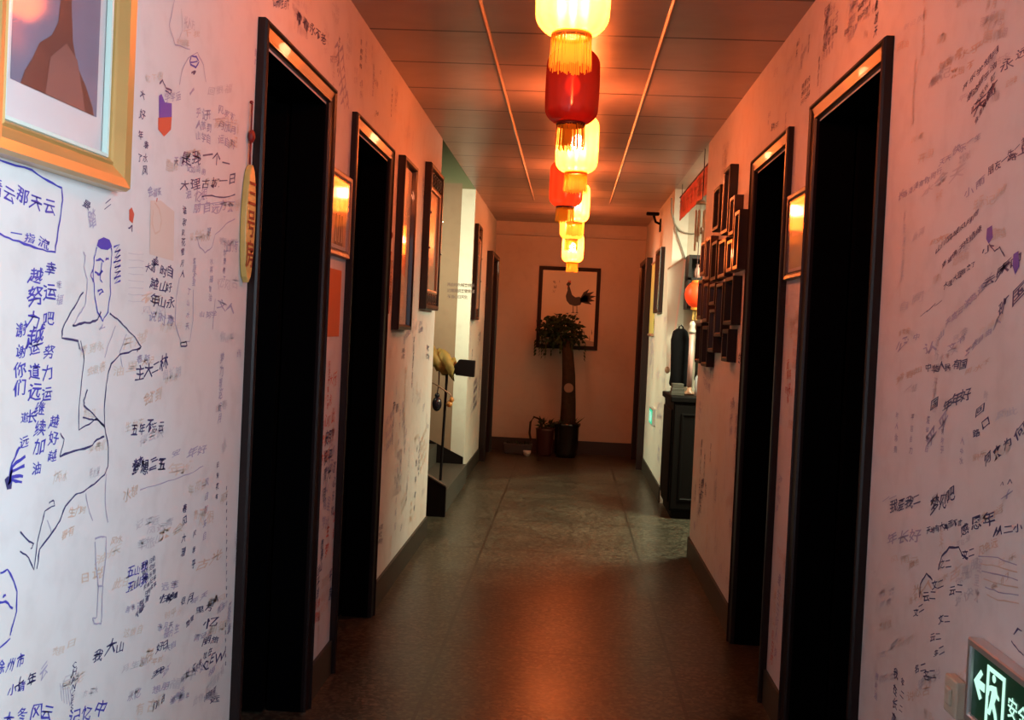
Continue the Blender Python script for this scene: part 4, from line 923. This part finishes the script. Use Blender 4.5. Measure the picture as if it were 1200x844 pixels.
# ------------------------------------------------------------------ stairs on the left
M['step'] = mat('speckled_grey_stone', (.055, .050, .042), .5, .3, noise=.5, nscale=60)
rt = thing('staircase', None, None, (-AL, 7.30, 0)); struct(rt); rt.name = 'trim_staircase'
rise, run = .165, .27
for k in range(8):
    x1 = .03-k*run
    MB().box(x1-run-(.02 if k < 7 else 0), x1, .05, 1.674, (0 if k == 0 else rise*k-.02), rise*(k+1)).build('stair_step', M['step'], rt)
sl = rise/run*.88
m = MB(); m.prism([(.045, 0), (.045, .215), (-2.0, .215+2.045*sl), (-2.0, 0)], 1, 0, .048); m.build('near_stringer', mat('dark_stair_paint', (.006, .004, .004), .6, .1), rt)
m = MB(); m.prism([(.045, .2155), (.045, .226), (-2.0, .226+2.045*sl), (-2.0, .2155+2.045*sl)], 1, -.004, .052); m.build('stringer_cap', M['step'], rt)
m = MB(); m.prism([(-.005, .09), (-.005, .225), (-2.0, .225+1.995*.46), (-2.0, .09)], 1, 1.655, 1.674); m.build('wall_stringer', M['skirt'] if 0 else bpy.data.materials['dark_stair_paint'], rt)
# handrail
rt = thing('stair_handrail', 'dark handrail on a thin black post at the foot of the stairs', 'handrail', (-AL, 7.95, 0))
dk = mat('black_handrail_paint', (.006, .004, .005), .5, .15)
MB().tube([(-.075, 0, .165), (-.06, 0, 1.03)], .011, 10).build('post', dk, rt)
MB().prism([(.01, .995), (.155, .985), (.158, 1.115), (.035, 1.12), (-.01, 1.06)], 1, -.035, .035).build('rail_end', dk, rt, bevel=.006)
MB().prism([(0, 1.0), (-1.0, 1.50), (-1.0, 1.56), (0, 1.06)], 1, -.025, .025).build('rail', dk, rt, bevel=.005)
# yellow cloth draped over the rail
m = MB(); nx, nr = 16, 14; i = 0
for a in range(nx+1):
    x = -.005-.40*a/nx; base = 1.03-x*.5
    for k in range(nr):
        t = 2*PI*k/nr; r = .072*(1+.3*math.sin(a*1.3+k*.9)+.12*math.sin(a*2.7+k*2.1)); m.v.append((x+.01*math.sin(k*2), (r)*math.cos(t), base+(r*1.15)*math.sin(t)+.012))
for a in range(nx):
    for k in range(nr): k2 = (k+1) % nr; m.f.append((a*nr+k, a*nr+k2, (a+1)*nr+k2, (a+1)*nr+k)); m.m.append(0)
m.f.append(tuple(range(nr))); m.m.append(0); m.f.append(tuple(nx*nr+k for k in range(nr))); m.m.append(0)
ob = m.build('yellow_cloth', mat('mustard_cloth', (.26, .17, .035), .7, noise=.6, nscale=14), smooth=True); ob.location = (-AL, 7.95, 0)
tag(ob, 'mustard yellow cloth wrapped round the handrail at the foot of the stairs', 'cloth')
# black pouch and orange bead string hanging from the rail
x, z = on_depth(511, 474, 7.9)
rt = thing('hanging_gourd', 'black oval gourd hanging under the yellow cloth by the stairs', 'gourd', (x, 7.95, z-.055))
MB().ball((0, 0, .055), .038, .034, .058, 18).ball((0, 0, .12), .020, .018, .024, 14).build('gourd_body', mat('black_gloss', (.012, .010, .018), .2, .6), rt, smooth=True)
MB().tube([(0, 0, .14), (.008, 0, .22), (.004, 0, 1.10-(z-.055))], .005).build('hanging_cord', M['cord'], rt)
x, z = on_depth(526, 474, 7.9)
rt = thing('bead_pendant', 'orange bead pendant swinging on a cord beside the stair post', 'pendant', (x, 7.93, z-.02))
MB().ball((0, 0, .02), .026, None, .024, 14).ball((.016, 0, .055), .020, None, .022, 14).build('beads', mat('orange_wood_beads', (.50, .20, .05), .35), rt, smooth=True)
MB().tube([(.016, 0, .075), (.0, 0, .10), (-.09, 0, .155), (-.15, 0, .19)], .006).build('pendant_cord', M['mid_wood'], rt, smooth=True)

# ------------------------------------------------------------------ tree in a pot and small pots at the end wall
rt = thing('potted_tree', 'potted tree with thick trunk and bushy dark crown before the rooster painting', 'potted plant', (0.02, 11.2, 0))
MB().lathe([(0, 0), (.105, 0), (.125, .05), (.135, .33), (.150, .35), (.150, .375), (.125, .378), (.118, .34), (0, .335)], 32).build('pot', mat('black_glazed_pot', (.010, .010, .010), .12, .6), rt, smooth=True)
MB().lathe([(0, 0), (.02, .0), (.02, .006), (0, .006)], 5).build('pot_bow', M['screw'], rt)
bpy.data.objects.remove([o for o in rt.children if o.name.startswith('pot_bow')][0])
mm = MB()
pts = [(.008, 0, .33), (.0, 0, .6), (-.012, .01, .9), (-.03, .01, 1.15), (-.05, .0, 1.3)]
i0 = 0; seg = 16
for k, p_ in enumerate(pts):
    for j in range(seg):
        a = 2*PI*j/seg; r = (.088, .078, .070, .062, .04)[k]*(1+.1*math.sin(3*a+k)); mm.v.append((p_[0]+r*math.cos(a), p_[1]+r*math.sin(a), p_[2]))
for k in range(len(pts)-1):
    for j in range(seg): j2 = (j+1) % seg; mm.f.append((k*seg+j, k*seg+j2, (k+1)*seg+j2, (k+1)*seg+j)); mm.m.append(0)
mm.f.append(tuple((len(pts)-1)*seg+j for j in range(seg))); mm.m.append(0)
mm.build('trunk', mat('rough_bark', (.040, .024, .015), .9, .1, noise=.5, nscale=25, bump=.8), rt, smooth=True)
mm = MB(); rr = random.Random(3)
for k in range(7):
    a = k*.9; mm.tube([(-.03, 0, 1.1), (-.06+.1*math.cos(a), .07*math.sin(a), 1.28), (-.10+.22*math.cos(a), .13*math.sin(a), 1.40+.05*math.sin(k*2))], .014, 6, r1=.005)
mm.build('branch', bpy.data.materials['rough_bark'], rt, smooth=True)
def leaf(m, c, l, wd, az, el, roll, mi=0):
    d = Vector((math.cos(az)*math.cos(el), math.sin(az)*math.cos(el), math.sin(el))); s_ = d.cross(Vector((0, 0, 1)))
    s_ = (s_.normalized() if s_.length > .01 else Vector((1, 0, 0))); s_ = (s_*math.cos(roll)+d.cross(s_)*math.sin(roll))*wd; c = Vector(c); u = d.cross(s_.normalized())*wd*.25
    i = len(m.v); m.v += [tuple(c), tuple(c+d*l*.35+s_+u), tuple(c+d*l), tuple(c+d*l*.35-s_+u), tuple(c+d*l*.45)]
    m.f += [(i, i+1, i+4), (i+1, i+2, i+4), (i+2, i+3, i+4), (i+3, i, i+4)]; m.m += [mi]*4
mm = MB()
for k in range(900):
    t = rr.random()*2*PI; ph_ = math.acos(rr.uniform(-1, 1)); R_ = rr.random()**.35
    cx, cy, cz = -.115+.27*R_*math.sin(ph_)*math.cos(t), .18*R_*math.sin(ph_)*math.sin(t), 1.385+.185*R_*math.cos(ph_)
    cz -= .25*max(0, cx+.02); leaf(mm, (cx, cy, cz), rr.uniform(.04, .075), rr.uniform(.012, .02), rr.random()*6.28, rr.uniform(-1.0, .7), rr.random()*3)
for k in range(26):      # trailing shoots
    a = rr.random()*6.28; x, y, z = -.11+.27*math.cos(a), .15*math.sin(a), 1.27
    for j in range(rr.randint(2, 6)): leaf(mm, (x, y, z-.035*j), .05, .010, a, -1.1, rr.random()*3)
tag(mm.build('foliage', mat('dark_green_leaves', (.018, .030, .010), .6, .2, noise=.4, nscale=6), rt), kind='stuff')
MB().lathe([(0, 0), (.052, 0), (.052, .008), (.044, .012), (0, .012)], 24).build('bark_disc', mat('pale_cut_wood', (.22, .13, .09), .7), rt).matrix_local = Matrix.Translation((-.0, -.078, .76)) @ Matrix.Rotation(PI/2, 4, 'X')
mm = MB()
for k in range(40): leaf(mm, (.01+rr.uniform(-.08, .08), rr.uniform(-.08, .08), .36), rr.uniform(.06, .16), .008, rr.random()*6.28, rr.uniform(.4, 1.3), rr.random()*3)
mm.build('pot_grass', bpy.data.materials['dark_green_leaves'], rt)
# pot to the left with handle-like curved shoot
rt = thing('small_potted_plant', 'small dark pot with a curved stem left of the big tree pot', 'potted plant', (-.215, 11.22, 0))
MB().lathe([(0, 0), (.07, 0), (.085, .04), (.10, .28), (.11, .30), (.095, .30), (.09, .27), (0, .27)], 24).build('pot', mat('dark_red_pot', (.05, .014, .012), .35), rt, smooth=True)
MB().tube([(-.02, 0, .26), (-.07, 0, .40), (-.13, 0, .42), (-.165, 0, .36), (-.17, 0, .24), (-.15, 0, .15)], .012, 8).build('stem', bpy.data.materials['rough_bark'], rt, smooth=True)
mm = MB()
for k in range(60): leaf(mm, (rr.uniform(-.09, .09), rr.uniform(-.07, .07), .29+rr.uniform(0, .08)), rr.uniform(.05, .1), .012, rr.random()*6.28, rr.uniform(-.2, 1.3), rr.random()*3)
mm.build('leaves', bpy.data.materials['dark_green_leaves'], rt)
rt = thing('low_planter', 'low dark planter trough on the floor at the left end of the back wall', 'planter', (-.50, 11.30, 0))
MB().prism([(-.15, 0), (.13, 0), (.15, .11), (-.17, .11)], 1, -.07, .07).build('trough', mat('dark_trough', (.03, .02, .022), .5), rt, bevel=.006)
mm = MB()
for k in range(50): leaf(mm, (rr.uniform(-.13, .12), rr.uniform(-.05, .05), .10), rr.uniform(.03, .06), .010, rr.random()*6.28, rr.uniform(-.1, 1.3), rr.random()*3)
mm.build('leaves', bpy.data.materials['dark_green_leaves'], rt)
ob = MB().lathe([(0, 0), (.028, 0), (.04, .03), (.044, .055), (.038, .055), (.034, .03), (0, .012)], 20).build('white_bowl', mat('white_porcelain', (.55, .5, .48), .3), smooth=True)
ob.location = (-.40, 11.12, 0); tag(ob, 'tiny white bowl on the floor before the low planter', 'bowl')
